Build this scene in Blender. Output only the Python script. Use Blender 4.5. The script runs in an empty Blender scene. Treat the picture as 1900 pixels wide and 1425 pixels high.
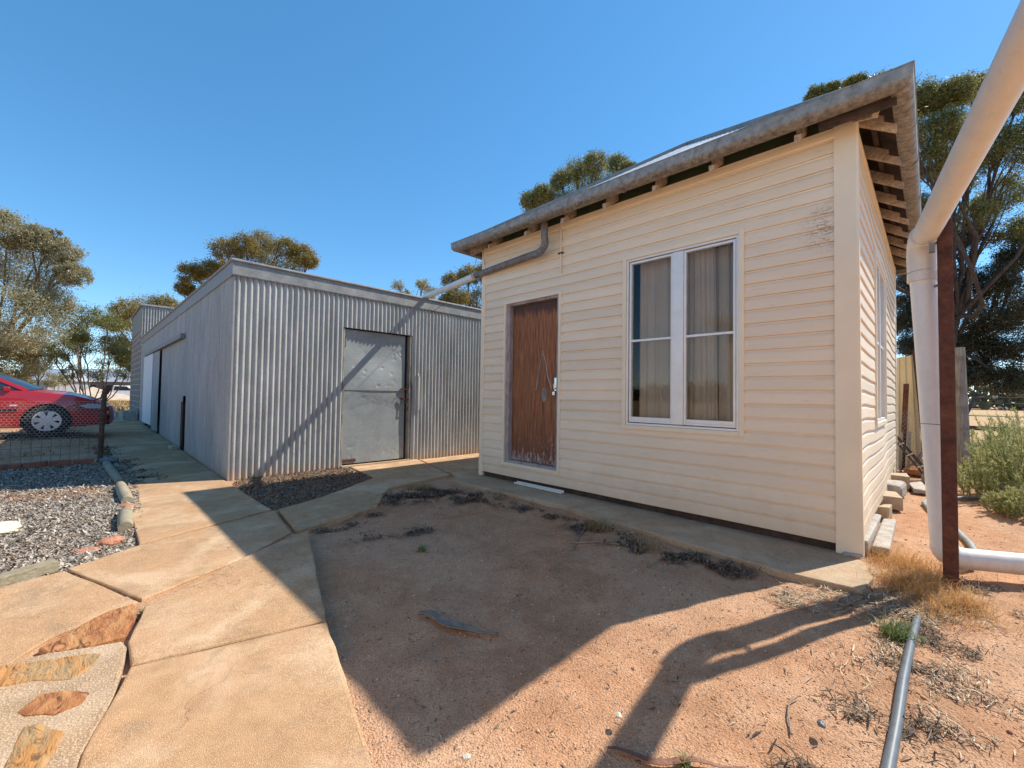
import bpy, math, random
import numpy as np
from mathutils import Vector, Matrix
random.seed(7); rng = np.random.default_rng(11)
S = bpy.context.scene
COL = S.collection
R = math.radians

# ------------------------------------------------------------------ camera
FPX, YAW, PITCH, ROLL, CAMH = 787.21, .7789, .0279, .0152, 1.2
_cy, _sy, _cp, _sp = math.cos(YAW), math.sin(YAW), math.cos(PITCH), math.sin(PITCH)
FW = np.array([-_sy*_cp, _cy*_cp, _sp]); _r = np.array([_cy, _sy, 0.]); _u = np.cross(_r, FW)
RT = math.cos(ROLL)*_r + math.sin(ROLL)*_u
UP = -math.sin(ROLL)*_r + math.cos(ROLL)*_u
cam = bpy.data.cameras.new('camera'); cam.sensor_width = 36; cam.lens = FPX/1900*36
cam.clip_start = .05; cam.clip_end = 3000
co = bpy.data.objects.new('camera', cam); COL.objects.link(co); S.camera = co
m = Matrix.Identity(4)
for i in range(3):
    m[i][0], m[i][1], m[i][2] = RT[i], UP[i], -FW[i]
m[2][3] = CAMH
co.matrix_world = m

# ------------------------------------------------------------------ sky, sun, exposure
SUN_AZ, SUN_EL = 68.0, 47.5        # azimuth from +X towards +Y
W = bpy.data.worlds.new('World'); S.world = W; W.use_nodes = True
nt = W.node_tree; nt.nodes.clear()
sky = nt.nodes.new('ShaderNodeTexSky'); sky.sky_type = 'NISHITA'; sky.sun_disc = False
sky.sun_elevation = R(SUN_EL); sky.sun_rotation = R(90-SUN_AZ)
sky.air_density = .72; sky.dust_density = 0.05; sky.ozone_density = 2.6; sky.altitude = 300
bg = nt.nodes.new('ShaderNodeBackground'); bg.inputs[1].default_value = .15
ow = nt.nodes.new('ShaderNodeOutputWorld')
hs = nt.nodes.new('ShaderNodeHueSaturation'); hs.inputs['Saturation'].default_value = 1.46; hs.inputs['Hue'].default_value = .494; hs.inputs['Value'].default_value = 1.09
gm = nt.nodes.new('ShaderNodeGamma'); gm.inputs[1].default_value = .7
nt.links.new(sky.outputs[0], gm.inputs[0]); nt.links.new(gm.outputs[0], hs.inputs['Color']); nt.links.new(hs.outputs[0], bg.inputs[0]); nt.links.new(bg.outputs[0], ow.inputs[0])
sl = bpy.data.lights.new('sun', 'SUN'); sl.energy = 3.0; sl.angle = R(.55); sl.color = (1, .935, .83)
so = bpy.data.objects.new('sun', sl); COL.objects.link(so)
sv = Vector((math.cos(R(SUN_AZ))*math.cos(R(SUN_EL)), math.sin(R(SUN_AZ))*math.cos(R(SUN_EL)), math.sin(R(SUN_EL))))
so.rotation_euler = sv.to_track_quat('Z', 'Y').to_euler()
so.location = (0, 0, 30)
vs = S.view_settings; vs.view_transform = 'Standard'; vs.look = 'None'; vs.gamma = 1; vs.use_curve_mapping = False
vs.exposure = 1.17

# ------------------------------------------------------------------ helpers
def ray(px, py): return (px-950)/FPX*RT - (py-712.5)/FPX*UP + FW
def gp(px, py, z=0.):                       # ground point seen at a pixel
    d = ray(px, py); t = (z-CAMH)/d[2]; return (d[0]*t, d[1]*t)
def at(px, py, dep): return np.array([0, 0, CAMH]) + ray(px, py)*dep
def gz(x, y):                                # gentle rise of the yard to the west
    z = .0135*max(0, min(-6.74-x, 14))
    if x < -10: z += .07*min(1, (-10-x)/2.5)*min(1, max(0, (.4-y)/.7))
    return z

def tag(o, label=None, cat=None, group=None, kind=None):
    if label: o['label'] = label
    if cat: o['category'] = cat
    if group: o['group'] = group
    if kind: o['kind'] = kind
    return o
def thing(name, label, cat, loc=(0, 0, 0), group=None, rz=0):
    o = bpy.data.objects.new(name, None); COL.objects.link(o); o.location = loc; o.rotation_euler = (0, 0, rz)
    o.empty_display_size = .1
    return tag(o, label, cat, group)
def wloc(o):
    v = Vector((0, 0, 0))
    while o is not None: v += Vector(o.location); o = o.parent
    return v
def link(name, me, mat, parent=None, loc=None, smooth=False):
    o = bpy.data.objects.new(name, me); COL.objects.link(o)
    if mat is not None and len(me.materials) == 0: me.materials.append(mat)
    if parent is not None: o.parent = parent
    if loc is not None: o.location = loc
    return o

class MB:
    def __init__(s): s.v = []; s.f = []
    def add(s, vs, fs):
        n = len(s.v); s.v += [tuple(map(float, v)) for v in vs]; s.f += [tuple(i+n for i in f) for f in fs]
    def box(s, x0, x1, y0, y1, z0, z1):
        s.add([(x0, y0, z0), (x1, y0, z0), (x1, y1, z0), (x0, y1, z0), (x0, y0, z1), (x1, y0, z1), (x1, y1, z1), (x0, y1, z1)],
              [(0, 3, 2, 1), (4, 5, 6, 7), (0, 1, 5, 4), (1, 2, 6, 5), (2, 3, 7, 6), (3, 0, 4, 7)])
        return s
    def bar(s, a, b, w, h, up=(0, 0, 1), jit=0):
        a = Vector(a); b = Vector(b); d = (b-a).normalized(); u = Vector(up)
        r = d.cross(u).normalized(); u = r.cross(d)
        vs = []
        for p in (a, b):
            for (i, j) in ((-1, -1), (1, -1), (1, 1), (-1, 1)):
                vs.append(p + r*(i*w/2+random.uniform(-jit, jit)) + u*(j*h/2+random.uniform(-jit, jit)))
        s.add(vs, [(0, 1, 2, 3), (7, 6, 5, 4), (0, 4, 5, 1), (1, 5, 6, 2), (2, 6, 7, 3), (3, 7, 4, 0)]); return s
    def tube(s, pts, rad, seg=10, caps=True, wob=0):
        P = [Vector(p) for p in pts]; n = len(P)
        if not hasattr(rad, '__len__'): rad = [rad]*n
        t0 = (P[1]-P[0]).normalized(); a = Vector((0, 0, 1)) if abs(t0.z) < .9 else Vector((1, 0, 0))
        r = t0.cross(a).normalized(); rings = []
        for i in range(n):
            t = (P[min(i+1, n-1)]-P[max(i-1, 0)]).normalized()
            r = (r - t*r.dot(t)).normalized(); u = t.cross(r)
            for k in range(seg):
                an = 2*math.pi*k/seg; rr = rad[i]*(1+random.uniform(-wob, wob))
                rings.append(P[i] + (r*math.cos(an)+u*math.sin(an))*rr)
        fs = []
        for i in range(n-1):
            for k in range(seg):
                k2 = (k+1) % seg; fs.append((i*seg+k, i*seg+k2, (i+1)*seg+k2, (i+1)*seg+k))
        if caps: fs += [tuple(range(seg-1, -1, -1)), tuple((n-1)*seg+k for k in range(seg))]
        s.add(rings, fs); return s
    def prism(s, prof, fn, u0, u1, nu=1, closed=True, caps=True):
        n = len(prof); vs = []; fs = []
        for i in range(nu+1):
            u = u0+(u1-u0)*i/nu
            for p in prof: vs.append(fn(u, p[0], p[1]))
        for i in range(nu):
            for k in range(n if closed else n-1):
                k2 = (k+1) % n; fs.append((i*n+k, i*n+k2, (i+1)*n+k2, (i+1)*n+k))
        if closed and caps: fs += [tuple(range(n-1, -1, -1)), tuple(nu*n+k for k in range(n))]
        s.add(vs, fs); return s
    def slab(s, poly, z0, z1, inset=.008, jit=0., sub=.12, g=True, bulge=0.):
        pts = []
        n = len(poly)
        for i in range(n):
            a = Vector(poly[i][:2]); b = Vector(poly[(i+1) % n][:2]); L = (b-a).length; k = max(1, int(L/sub))
            for j in range(k):
                p = a.lerp(b, j/k); e = jit if j else jit*.4
                pts.append(Vector((p.x+random.uniform(-e, e), p.y+random.uniform(-e, e))))
        n = len(pts); area = sum(pts[i].x*pts[(i+1) % n].y-pts[(i+1) % n].x*pts[i].y for i in range(n))
        if area < 0: pts.reverse()
        def off(d):
            o = []
            for i in range(n):
                t = (pts[(i+1) % n]-pts[i-1]); t = t.normalized() if t.length > 1e-9 else Vector((1, 0))
                o.append(Vector((pts[i].x - t.y*d, pts[i].y + t.x*d)))
            return o
        rings = [(pts, z0), (pts, z1-inset*.8), (off(inset*.5), z1-inset*.2), (off(inset*1.3), z1+bulge*.5)]
        if bulge: rings.append((off(inset*4), z1+bulge))
        vs = []
        for pp, z in rings:
            for p in pp:
                zz = z+random.uniform(-1, 1)*min(.004, jit*.3); vs.append((p.x, p.y, zz+(gz(p.x, p.y) if g else 0)))
        fs = []
        for i in range(len(rings)-1):
            for k in range(n): fs.append((i*n+k, i*n+(k+1) % n, (i+1)*n+(k+1) % n, (i+1)*n+k))
        fs.append(tuple((len(rings)-1)*n+k for k in range(n)))
        s.add(vs, fs); return s
    def build(s, name, mat, parent=None, smooth=False, bevel=0, org=None, ang=40):
        me = bpy.data.meshes.new(name)
        o0 = wloc(parent) if parent is not None else Vector((0, 0, 0))
        loc = None
        if org is not None: loc = Vector(org)-o0; o0 = Vector(org)
        me.from_pydata([(v[0]-o0.x, v[1]-o0.y, v[2]-o0.z) for v in s.v], [], s.f)
        me.validate(); me.update()
        if smooth:
            me.polygons.foreach_set('use_smooth', [True]*len(me.polygons))
            try: me.set_sharp_from_angle(angle=R(ang))
            except Exception: pass
        o = link(name, me, mat, parent, loc)
        if bevel:
            b = o.modifiers.new('bevel', 'BEVEL'); b.width = bevel; b.segments = 2; b.limit_method = 'ANGLE'; b.angle_limit = R(40)
        return o

def np_mesh(name, V, F, mat, parent=None, org=(0, 0, 0)):
    me = bpy.data.meshes.new(name); V = np.asarray(V, np.float32)
    o0 = np.array(wloc(parent), np.float32) if parent is not None else np.array(org, np.float32)
    V = V - o0
    F = np.asarray(F, np.int32); k = F.shape[1]
    me.vertices.add(len(V)); me.vertices.foreach_set('co', V.ravel())
    me.loops.add(F.size); me.loops.foreach_set('vertex_index', F.ravel())
    me.polygons.add(len(F)); me.polygons.foreach_set('loop_start', np.arange(0, F.size, k, dtype=np.int32))
    me.update(calc_edges=True); me.validate()
    return link(name, me, mat, parent, None if parent is not None else org)

# ------------------------------------------------------------------ materials
class N:
    def __init__(s, name):
        s.m = bpy.data.materials.new(name); s.m.use_nodes = True; s.t = s.m.node_tree; s.t.nodes.clear()
        s.out = s.n('ShaderNodeOutputMaterial'); s.b = s.n('ShaderNodeBsdfPrincipled'); s.l(s.b.outputs[0], s.out.inputs[0])
        s._co = None
    def n(s, typ, **k):
        x = s.t.nodes.new(typ)
        for a, b in k.items(): setattr(x, a, b)
        return x
    def l(s, a, b): s.t.links.new(a, b)
    def coord(s, stretch=(1, 1, 1), rand=False, rot=(0, 0, 0)):
        tc = s.n('ShaderNodeTexCoord'); mp = s.n('ShaderNodeMapping'); s.l(tc.outputs['Object'], mp.inputs[0]); mp.inputs['Scale'].default_value = stretch
        mp.inputs['Rotation'].default_value = rot
        if rand:
            oi = s.n('ShaderNodeObjectInfo'); v = s.n('ShaderNodeVectorMath', operation='SCALE'); v.inputs[0].default_value = (37, 71, 53)
            s.l(oi.outputs['Random'], v.inputs['Scale']); s.l(v.outputs[0], mp.inputs['Location'])
        return mp.outputs[0]
    def noise(s, vec, scale, detail=5, rough=.55, dist=0):
        x = s.n('ShaderNodeTexNoise'); x.inputs['Scale'].default_value = scale; x.inputs['Detail'].default_value = detail
        x.inputs['Roughness'].default_value = rough; x.inputs['Distortion'].default_value = dist; s.l(vec, x.inputs[0]); return x.outputs[0]
    def vor(s, vec, scale, feat='F1', out=0):
        x = s.n('ShaderNodeTexVoronoi', feature=feat); x.inputs['Scale'].default_value = scale; s.l(vec, x.inputs[0]); return x.outputs[out]
    def ramp(s, fac, stops, interp='LINEAR'):
        x = s.n('ShaderNodeValToRGB'); cr = x.color_ramp; cr.interpolation = interp
        while len(cr.elements) < len(stops): cr.elements.new(.5)
        for e, (p, c) in zip(cr.elements, stops):
            e.position = p; e.color = (c, c, c, 1) if not hasattr(c, '__len__') else (*c, 1)
        s.l(fac, x.inputs[0]); return x.outputs[0]
    def mix(s, fac, a, b, mode='MIX'):
        x = s.n('ShaderNodeMix', data_type='RGBA', blend_type=mode)
        for v, i in ((fac, 0), (a, 6), (b, 7)):
            if hasattr(v, 'links') or hasattr(v, 'is_linked'): s.l(v, x.inputs[i])
            elif hasattr(v, '__len__'): x.inputs[i].default_value = (*v, 1)
            else: x.inputs[i].default_value = v
        return x.outputs[2]
    def math(s, op, a, b=0.):
        x = s.n('ShaderNodeMath', operation=op)
        for v, i in ((a, 0), (b, 1)):
            if hasattr(v, 'is_linked'): s.l(v, x.inputs[i])
            else: x.inputs[i].default_value = v
        return x.outputs[0]
    def fin(s, col=None, rough=.8, metal=0., bump=None, bs=.3, bd=.01, spec=.5):
        if col is not None:
            if hasattr(col, 'is_linked'): s.l(col, s.b.inputs['Base Color'])
            else: s.b.inputs['Base Color'].default_value = (*col, 1)
        for v, k in ((rough, 'Roughness'), (metal, 'Metallic')):
            if hasattr(v, 'is_linked'): s.l(v, s.b.inputs[k])
            else: s.b.inputs[k].default_value = v
        s.b.inputs['Specular IOR Level'].default_value = spec
        if bump is not None:
            x = s.n('ShaderNodeBump'); x.inputs['Strength'].default_value = bs; x.inputs['Distance'].default_value = bd
            s.l(bump, x.inputs['Height']); s.l(x.outputs[0], s.b.inputs['Normal'])
        return s.m
def rnd_bright(k, col, amt, island=False):
    src = k.n('ShaderNodeNewGeometry').outputs['Random Per Island'] if island else k.n('ShaderNodeObjectInfo').outputs['Random']
    f = k.ramp(src, [(0, 1-amt), (1, 1.0)])
    return k.mix(1.0, col, f, 'MULTIPLY')
def simple(name, c, rough=.7, metal=0, var=.2, scale=8, bs=.15, bd=.004, rand=False, stretch=(1, 1, 1), bscale=60, spec=.5):
    k = N(name); v = k.coord(stretch, rand); n = k.noise(v, scale)
    c2 = tuple(x*(1-var) for x in c); c1 = tuple(min(1, x*(1+var*.5)) for x in c)
    col = k.ramp(n, [(.3, c2), (.7, c1)])
    return k.fin(col, rough, metal, k.noise(v, bscale, 4), bs, bd, spec)

def m_sand():
    k = N('red_sand'); v = k.coord()
    big = k.noise(v, .9, 4); mid = k.noise(v, 7, 6, .65); fine = k.noise(v, 130, 3, .7)
    c = k.ramp(mid, [(.25, (.43, .215, .112)), (.5, (.58, .31, .170)), (.75, (.70, .42, .25))])
    c = k.mix(k.ramp(big, [(.42, 0), (.6, .55)]), c, (.68, .45, .29))
    c = k.mix(k.ramp(k.noise(v, 2.3, 7, .7, .5), [(.34, .55), (.5, 0)]), c, (.36, .19, .10))
    c = k.mix(k.ramp(fine, [(.36, .75), (.5, 0)]), c, (.20, .10, .055))
    c = k.mix(k.ramp(k.noise(v, 260, 2, .6), [(.40, .5), (.5, 0), (.6, 0)]), c, (.26, .14, .08))
    sp = k.vor(v, 95); c = k.mix(k.ramp(sp, [(.10, .7), (.17, 0)]), c, (.72, .45, .26))
    sp2 = k.vor(v, 38); c = k.mix(k.ramp(sp2, [(.05, .9), (.09, 0)]), c, (.70, .58, .46))
    # further out: dry grass and orange earth
    sx = k.n('ShaderNodeSeparateXYZ'); g = k.n('ShaderNodeNewGeometry'); k.l(g.outputs['Position'], sx.inputs[0])
    L = k.n('ShaderNodeVectorMath', operation='LENGTH'); k.l(g.outputs['Position'], L.inputs[0])
    far = k.ramp(k.math('MULTIPLY', L.outputs['Value'], 1/60.), [(.22, 0), (.36, 1)])
    patch = k.ramp(k.noise(v, .12, 5, .6), [(.42, (.58, .31, .15)), (.54, (.50, .34, .17)), (.66, (.30, .25, .11))])
    patch = k.mix(k.ramp(k.noise(v, 3, 5), [(.4, 0), (.7, .5)]), patch, (.5, .34, .19))
    c = k.mix(far, c, patch)
    h = k.math('ADD', k.math('MULTIPLY', fine, 1.0), k.math('ADD', k.math('MULTIPLY', k.noise(v, 55, 5, .7), 1.2), k.math('MULTIPLY', k.vor(v, 110), -.7)))
    return k.fin(c, .95, 0, h, .8, .008, .15)
def m_concrete(name='concrete_path', a=(.34, .195, .095), b=(.50, .30, .155), pale=(.62, .44, .28), dust=(.49, .26, .125), grain=330, dustamt=.5):
    k = N(name); v = k.coord(); n1 = k.noise(v, 1.7, 6, .6, .4); n2 = k.noise(v, 9, 6, .7); f = k.noise(v, grain, 2, .6)
    c = k.ramp(n2, [(.32, a), (.68, b)])
    c = k.mix(k.ramp(n1, [(.47, 0), (.62, .85)]), c, pale)
    w = k.noise(v, 4.2, 8, .72, .3)
    c = k.mix(k.ramp(w, [(.30, .55), (.44, 0)]), c, tuple(x*.55 for x in a))
    c = k.mix(k.ramp(k.noise(v, 2.3, 5, .6), [(.45, 0), (.65, dustamt)]), c, dust)
    c = k.mix(k.ramp(k.noise(v, 3.1, 8, .75, .6), [(.55, 0), (.64, .5)]), c, (.25, .17, .105))
    c = k.mix(k.ramp(k.noise(v, 5.5, 9, .8, .2), [(.66, 0), (.69, .7)]), c, (.74, .62, .48))
    c = k.mix(k.ramp(f, [(.36, .75), (.48, 0)]), c, (.22, .14, .085))
    c = k.mix(k.ramp(f, [(.54, 0), (.64, .75)]), c, (.74, .55, .36))
    va = k.n('ShaderNodeVectorMath', operation='ADD'); nz_ = k.n('ShaderNodeTexNoise'); nz_.inputs['Scale'].default_value = 3.5; nz_.inputs['Detail'].default_value = 7; k.l(v, nz_.inputs[0])
    vsn = k.n('ShaderNodeVectorMath', operation='SCALE'); vsn.inputs['Scale'].default_value = .55; k.l(nz_.outputs[1], vsn.inputs[0]); k.l(v, va.inputs[0]); k.l(vsn.outputs[0], va.inputs[1])
    cr = k.vor(va.outputs[0], .75, 'DISTANCE_TO_EDGE')
    c = k.mix(k.math('MULTIPLY', k.ramp(cr, [(.0, .5), (.0035, 0)]), k.ramp(k.noise(v, 1.1, 3), [(.50, 0), (.56, 1)])), c, (.12, .07, .04))
    h = k.math('ADD', k.math('MULTIPLY', f, .7), k.math('MULTIPLY', k.noise(v, 40, 5, .7), 1.0))
    return k.fin(c, .92, 0, h, .45, .006, .2)
def m_vinyl(name, base=(.92, .755, .56)):
    k = N(name); v = k.coord((1, 1, 1)); d = k.noise(k.coord((1, 1, 3)), 2.5, 6, .6)
    c = k.ramp(d, [(.3, tuple(x*.93 for x in base)), (.7, base)])
    c = k.mix(k.ramp(k.noise(k.coord((1, 1, 8)), 5, 7, .75), [(.60, 0), (.72, .45)]), c, (.50, .33, .17))
    c = k.mix(k.ramp(k.noise(v, 26, 6, .8, 1.), [(.66, 0), (.72, .6)]), c, (.30, .17, .09))
    g = k.n('ShaderNodeNewGeometry'); sx = k.n('ShaderNodeSeparateXYZ'); k.l(g.outputs['Position'], sx.inputs[0])
    zz = k.math('ADD', sx.outputs[2], k.math('MULTIPLY', k.math('SUBTRACT', k.noise(v, 3.5, 7, .7), .5), .7))
    c = k.mix(k.ramp(zz, [(.06, .5), (.42, 0)]), c, (.60, .43, .27))
    dt = k.n('ShaderNodeVectorMath', operation='DISTANCE'); k.l(g.outputs['Position'], dt.inputs[0]); dt.inputs[1].default_value = (-.56, 4.16, 2.60)
    msk = k.math('MULTIPLY', k.ramp(dt.outputs['Value'], [(.05, 1), (.24, 0)]), k.ramp(k.noise(k.coord((1, 1, 3)), 22, 8, .8, 1.2), [(.50, 0), (.58, 1)]))
    c = k.mix(msk, c, (.28, .15, .09))
    c = rnd_bright(k, c, .10)
    return k.fin(c, .5, 0, k.noise(k.coord((1, 1, 6)), 30, 3), .06, .003, .35)
def m_zinc(name='zinc', a=(.30, .30, .285), b=(.48, .475, .455), metal=.05, rough=.5, rust=.0, blue=0, stretch=(1, 1, .25), dustz=None, sc=6):
    k = N(name); v = k.coord(stretch, False); n = k.noise(v, sc, 6, .65)
    c = k.ramp(n, [(.3, a), (.7, b)])
    sp = k.vor(k.coord(), 45, 'F1', 1); c = k.mix(.10, c, sp, 'OVERLAY')
    if rust: c = k.mix(k.ramp(k.noise(k.coord((1, 1, .6)), 9, 7, .75, .5), [(.62-rust, 0), (.74-rust*.7, .9)]), c, (.17, .085, .045))
    if dustz:
        g = k.n('ShaderNodeNewGeometry'); sx = k.n('ShaderNodeSeparateXYZ'); k.l(g.outputs['Position'], sx.inputs[0])
        zz = k.math('ADD', sx.outputs[2], k.math('MULTIPLY', k.noise(k.coord(), 9), .25))
        c = k.mix(k.ramp(zz, [(.14, .75), (dustz, 0)]), c, (.46, .33, .22))
    c = rnd_bright(k, c, .10)
    r = k.ramp(n, [(.3, rough), (.7, rough+.18)])
    return k.fin(c, r, metal, k.noise(k.coord(), 14, 4), .10, .006)
def m_gutter():
    k = N('weathered_gutter'); g = k.n('ShaderNodeNewGeometry'); sx = k.n('ShaderNodeSeparateXYZ'); k.l(g.outputs['Position'], sx.inputs[0])
    v = k.coord(); n = k.noise(v, 22, 7, .75)
    z = k.math('ADD', sx.outputs[2], k.math('MULTIPLY', k.math('SUBTRACT', n, .5), .055))
    zinc = k.ramp(k.noise(v, 12, 6, .7), [(.36, (.18, .19, .19)), (.64, (.36, .37, .365))])
    rust = k.ramp(n, [(.36, (.08, .06, .045)), (.5, (.23, .18, .13)), (.66, (.40, .34, .27))])
    f = k.ramp(k.math('SUBTRACT', z, 3.), [(.350, .8), (.378, 0.08)])
    c = k.mix(f, zinc, rust)
    return k.fin(c, .62, .25, n, .2, .003)
def m_wood(name, cols, stretch=(1, 14, 14), rand=True, bs=.6, rough=.9, sc=5):
    k = N(name); v = k.coord(stretch, rand); n = k.noise(v, sc, 7, .7, .3)
    c = k.ramp(n, [(.25, cols[0]), (.5, cols[1]), (.75, cols[2])])
    c = k.mix(k.ramp(k.noise(k.coord((1, 1, 1), rand), 5, 5), [(.5, 0), (.68, .6)]), c, cols[0])
    c = rnd_bright(k, c, .25)
    return k.fin(c, rough, 0, n, bs, .006, .2)
def m_rust(name, a=(.045, .018, .013), b=(.115, .043, .027), c3=(.20, .08, .045), sc=14, rough=.75):
    k = N(name); v = k.coord(); n = k.noise(v, sc, 8, .7, .2)
    c = k.ramp(n, [(.28, a), (.52, b), (.75, c3)])
    return k.fin(c, rough, .1, k.noise(v, 70, 5), .35, .004, .3)
def m_island(name, cols, rough=.9, transl=0., spec=.2, scale=None):
    k = N(name); g = k.n('ShaderNodeNewGeometry')
    c = k.ramp(g.outputs['Random Per Island'], [(i/(len(cols)-1), c) for i, c in enumerate(cols)])
    if scale:
        c = k.mix(k.ramp(k.noise(k.coord(), scale, 3), [(.4, .0), (.62, .5)]), c, tuple(x*.55 for x in cols[0]))
    k.fin(c, rough, 0, spec=spec)
    if transl:
        tr = k.n('ShaderNodeBsdfTranslucent'); k.l(c, tr.inputs[0]); mx = k.n('ShaderNodeMixShader'); mx.inputs[0].default_value = transl
        k.l(k.b.outputs[0], mx.inputs[1]); k.l(tr.outputs[0], mx.inputs[2]); k.l(mx.outputs[0], k.out.inputs[0])
    return k.m
def m_glass(name, tint=(.62, .62, .60), refl=1.0):
    k = N(name); k.t.nodes.remove(k.b)
    tr = k.n('ShaderNodeBsdfTransparent'); tr.inputs[0].default_value = (*tint, 1)
    gl = k.n('ShaderNodeBsdfGlossy'); gl.inputs['Roughness'].default_value = .03; gl.inputs[0].default_value = (.9, .9, .9, 1)
    fr = k.n('ShaderNodeFresnel'); fr.inputs[0].default_value = 1.5
    f = k.math('MULTIPLY', fr.outputs[0], refl)
    mx = k.n('ShaderNodeMixShader'); k.l(f, mx.inputs[0]); k.l(tr.outputs[0], mx.inputs[1]); k.l(gl.outputs[0], mx.inputs[2]); k.l(mx.outputs[0], k.out.inputs[0])
    return k.m
def m_doorleaf():
    k = N('rusty_brown_door'); v = k.coord(); streak = k.noise(k.coord((14, 1, .8)), 4, 7, .7)
    c = k.ramp(streak, [(.34, (.13, .04, .014)), (.5, (.28, .095, .032)), (.66, (.44, .18, .065))])
    g = k.n('ShaderNodeNewGeometry'); sx = k.n('ShaderNodeSeparateXYZ'); k.l(g.outputs['Position'], sx.inputs[0])
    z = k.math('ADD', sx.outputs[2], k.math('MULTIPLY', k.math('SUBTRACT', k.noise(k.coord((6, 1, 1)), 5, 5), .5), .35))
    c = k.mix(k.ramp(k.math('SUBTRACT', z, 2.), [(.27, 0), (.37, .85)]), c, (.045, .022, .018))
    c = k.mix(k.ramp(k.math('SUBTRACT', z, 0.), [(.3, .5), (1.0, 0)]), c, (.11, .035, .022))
    # peeled patches, denser to the bottom
    pn = k.noise(k.coord((3, 1, .9)), 8, 8, .8, .6)
    th = k.math('ADD', pn, k.ramp(z, [(.32, .20), (.55, .09), (1.0, .035), (1.6, 0)]))
    c = k.mix(k.ramp(th, [(.675, 0), (.70, .9)]), c, (.42, .37, .34))
    c = k.mix(k.ramp(k.noise(k.coord((9, 1, .7)), 6, 7, .7, 1.), [(.66, 0), (.70, .55)]), c, (.34, .24, .18))
    return k.fin(c, .65, 0, streak, .3, .004)
def m_brick(name, sc=1.0):
    k = N(name); tc = k.n('ShaderNodeTexCoord'); mp = k.n('ShaderNodeMapping'); mp.inputs['Rotation'].default_value = (R(90), 0, 0); k.l(tc.outputs['Object'], mp.inputs[0])
    b = k.n('ShaderNodeTexBrick'); k.l(mp.outputs[0], b.inputs[0])
    b.inputs['Color1'].default_value = (.20, .17, .16, 1); b.inputs['Color2'].default_value = (.27, .23, .21, 1); b.inputs['Mortar'].default_value = (.5, .48, .45, 1)
    b.inputs['Scale'].default_value = 1; b.inputs['Brick Width'].default_value = .40; b.inputs['Row Height'].default_value = .2; b.inputs['Mortar Size'].default_value = .012
    return k.fin(b.outputs[0], .9, 0, b.outputs[1], -.4, .01)
def m_stone(name, cols, sc=7):
    k = N(name); v = k.coord((1, 2.2, 1), False, (0, 0, .6)); n = k.noise(v, sc, 8, .7, .8)
    c = k.ramp(n, [(.25, cols[0]), (.42, cols[1]), (.58, cols[2]), (.75, cols[3])])
    vc = k.noise(k.coord((1, 3, 1), False, (0, 0, .5)), 9, 8, .7, 1.5); c = k.mix(k.ramp(vc, [(.36, .8), (.44, 0)]), c, tuple(x*.5 for x in cols[0]))
    return k.fin(c, .85, 0, vc, 1.0, .02, .25)
def m_carpaint():
    k = N('red_car_paint'); k.b.inputs['Coat Weight'].default_value = 1.; k.b.inputs['Coat Roughness'].default_value = .04
    return k.fin((.42, .007, .010), .35, .0)

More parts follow.
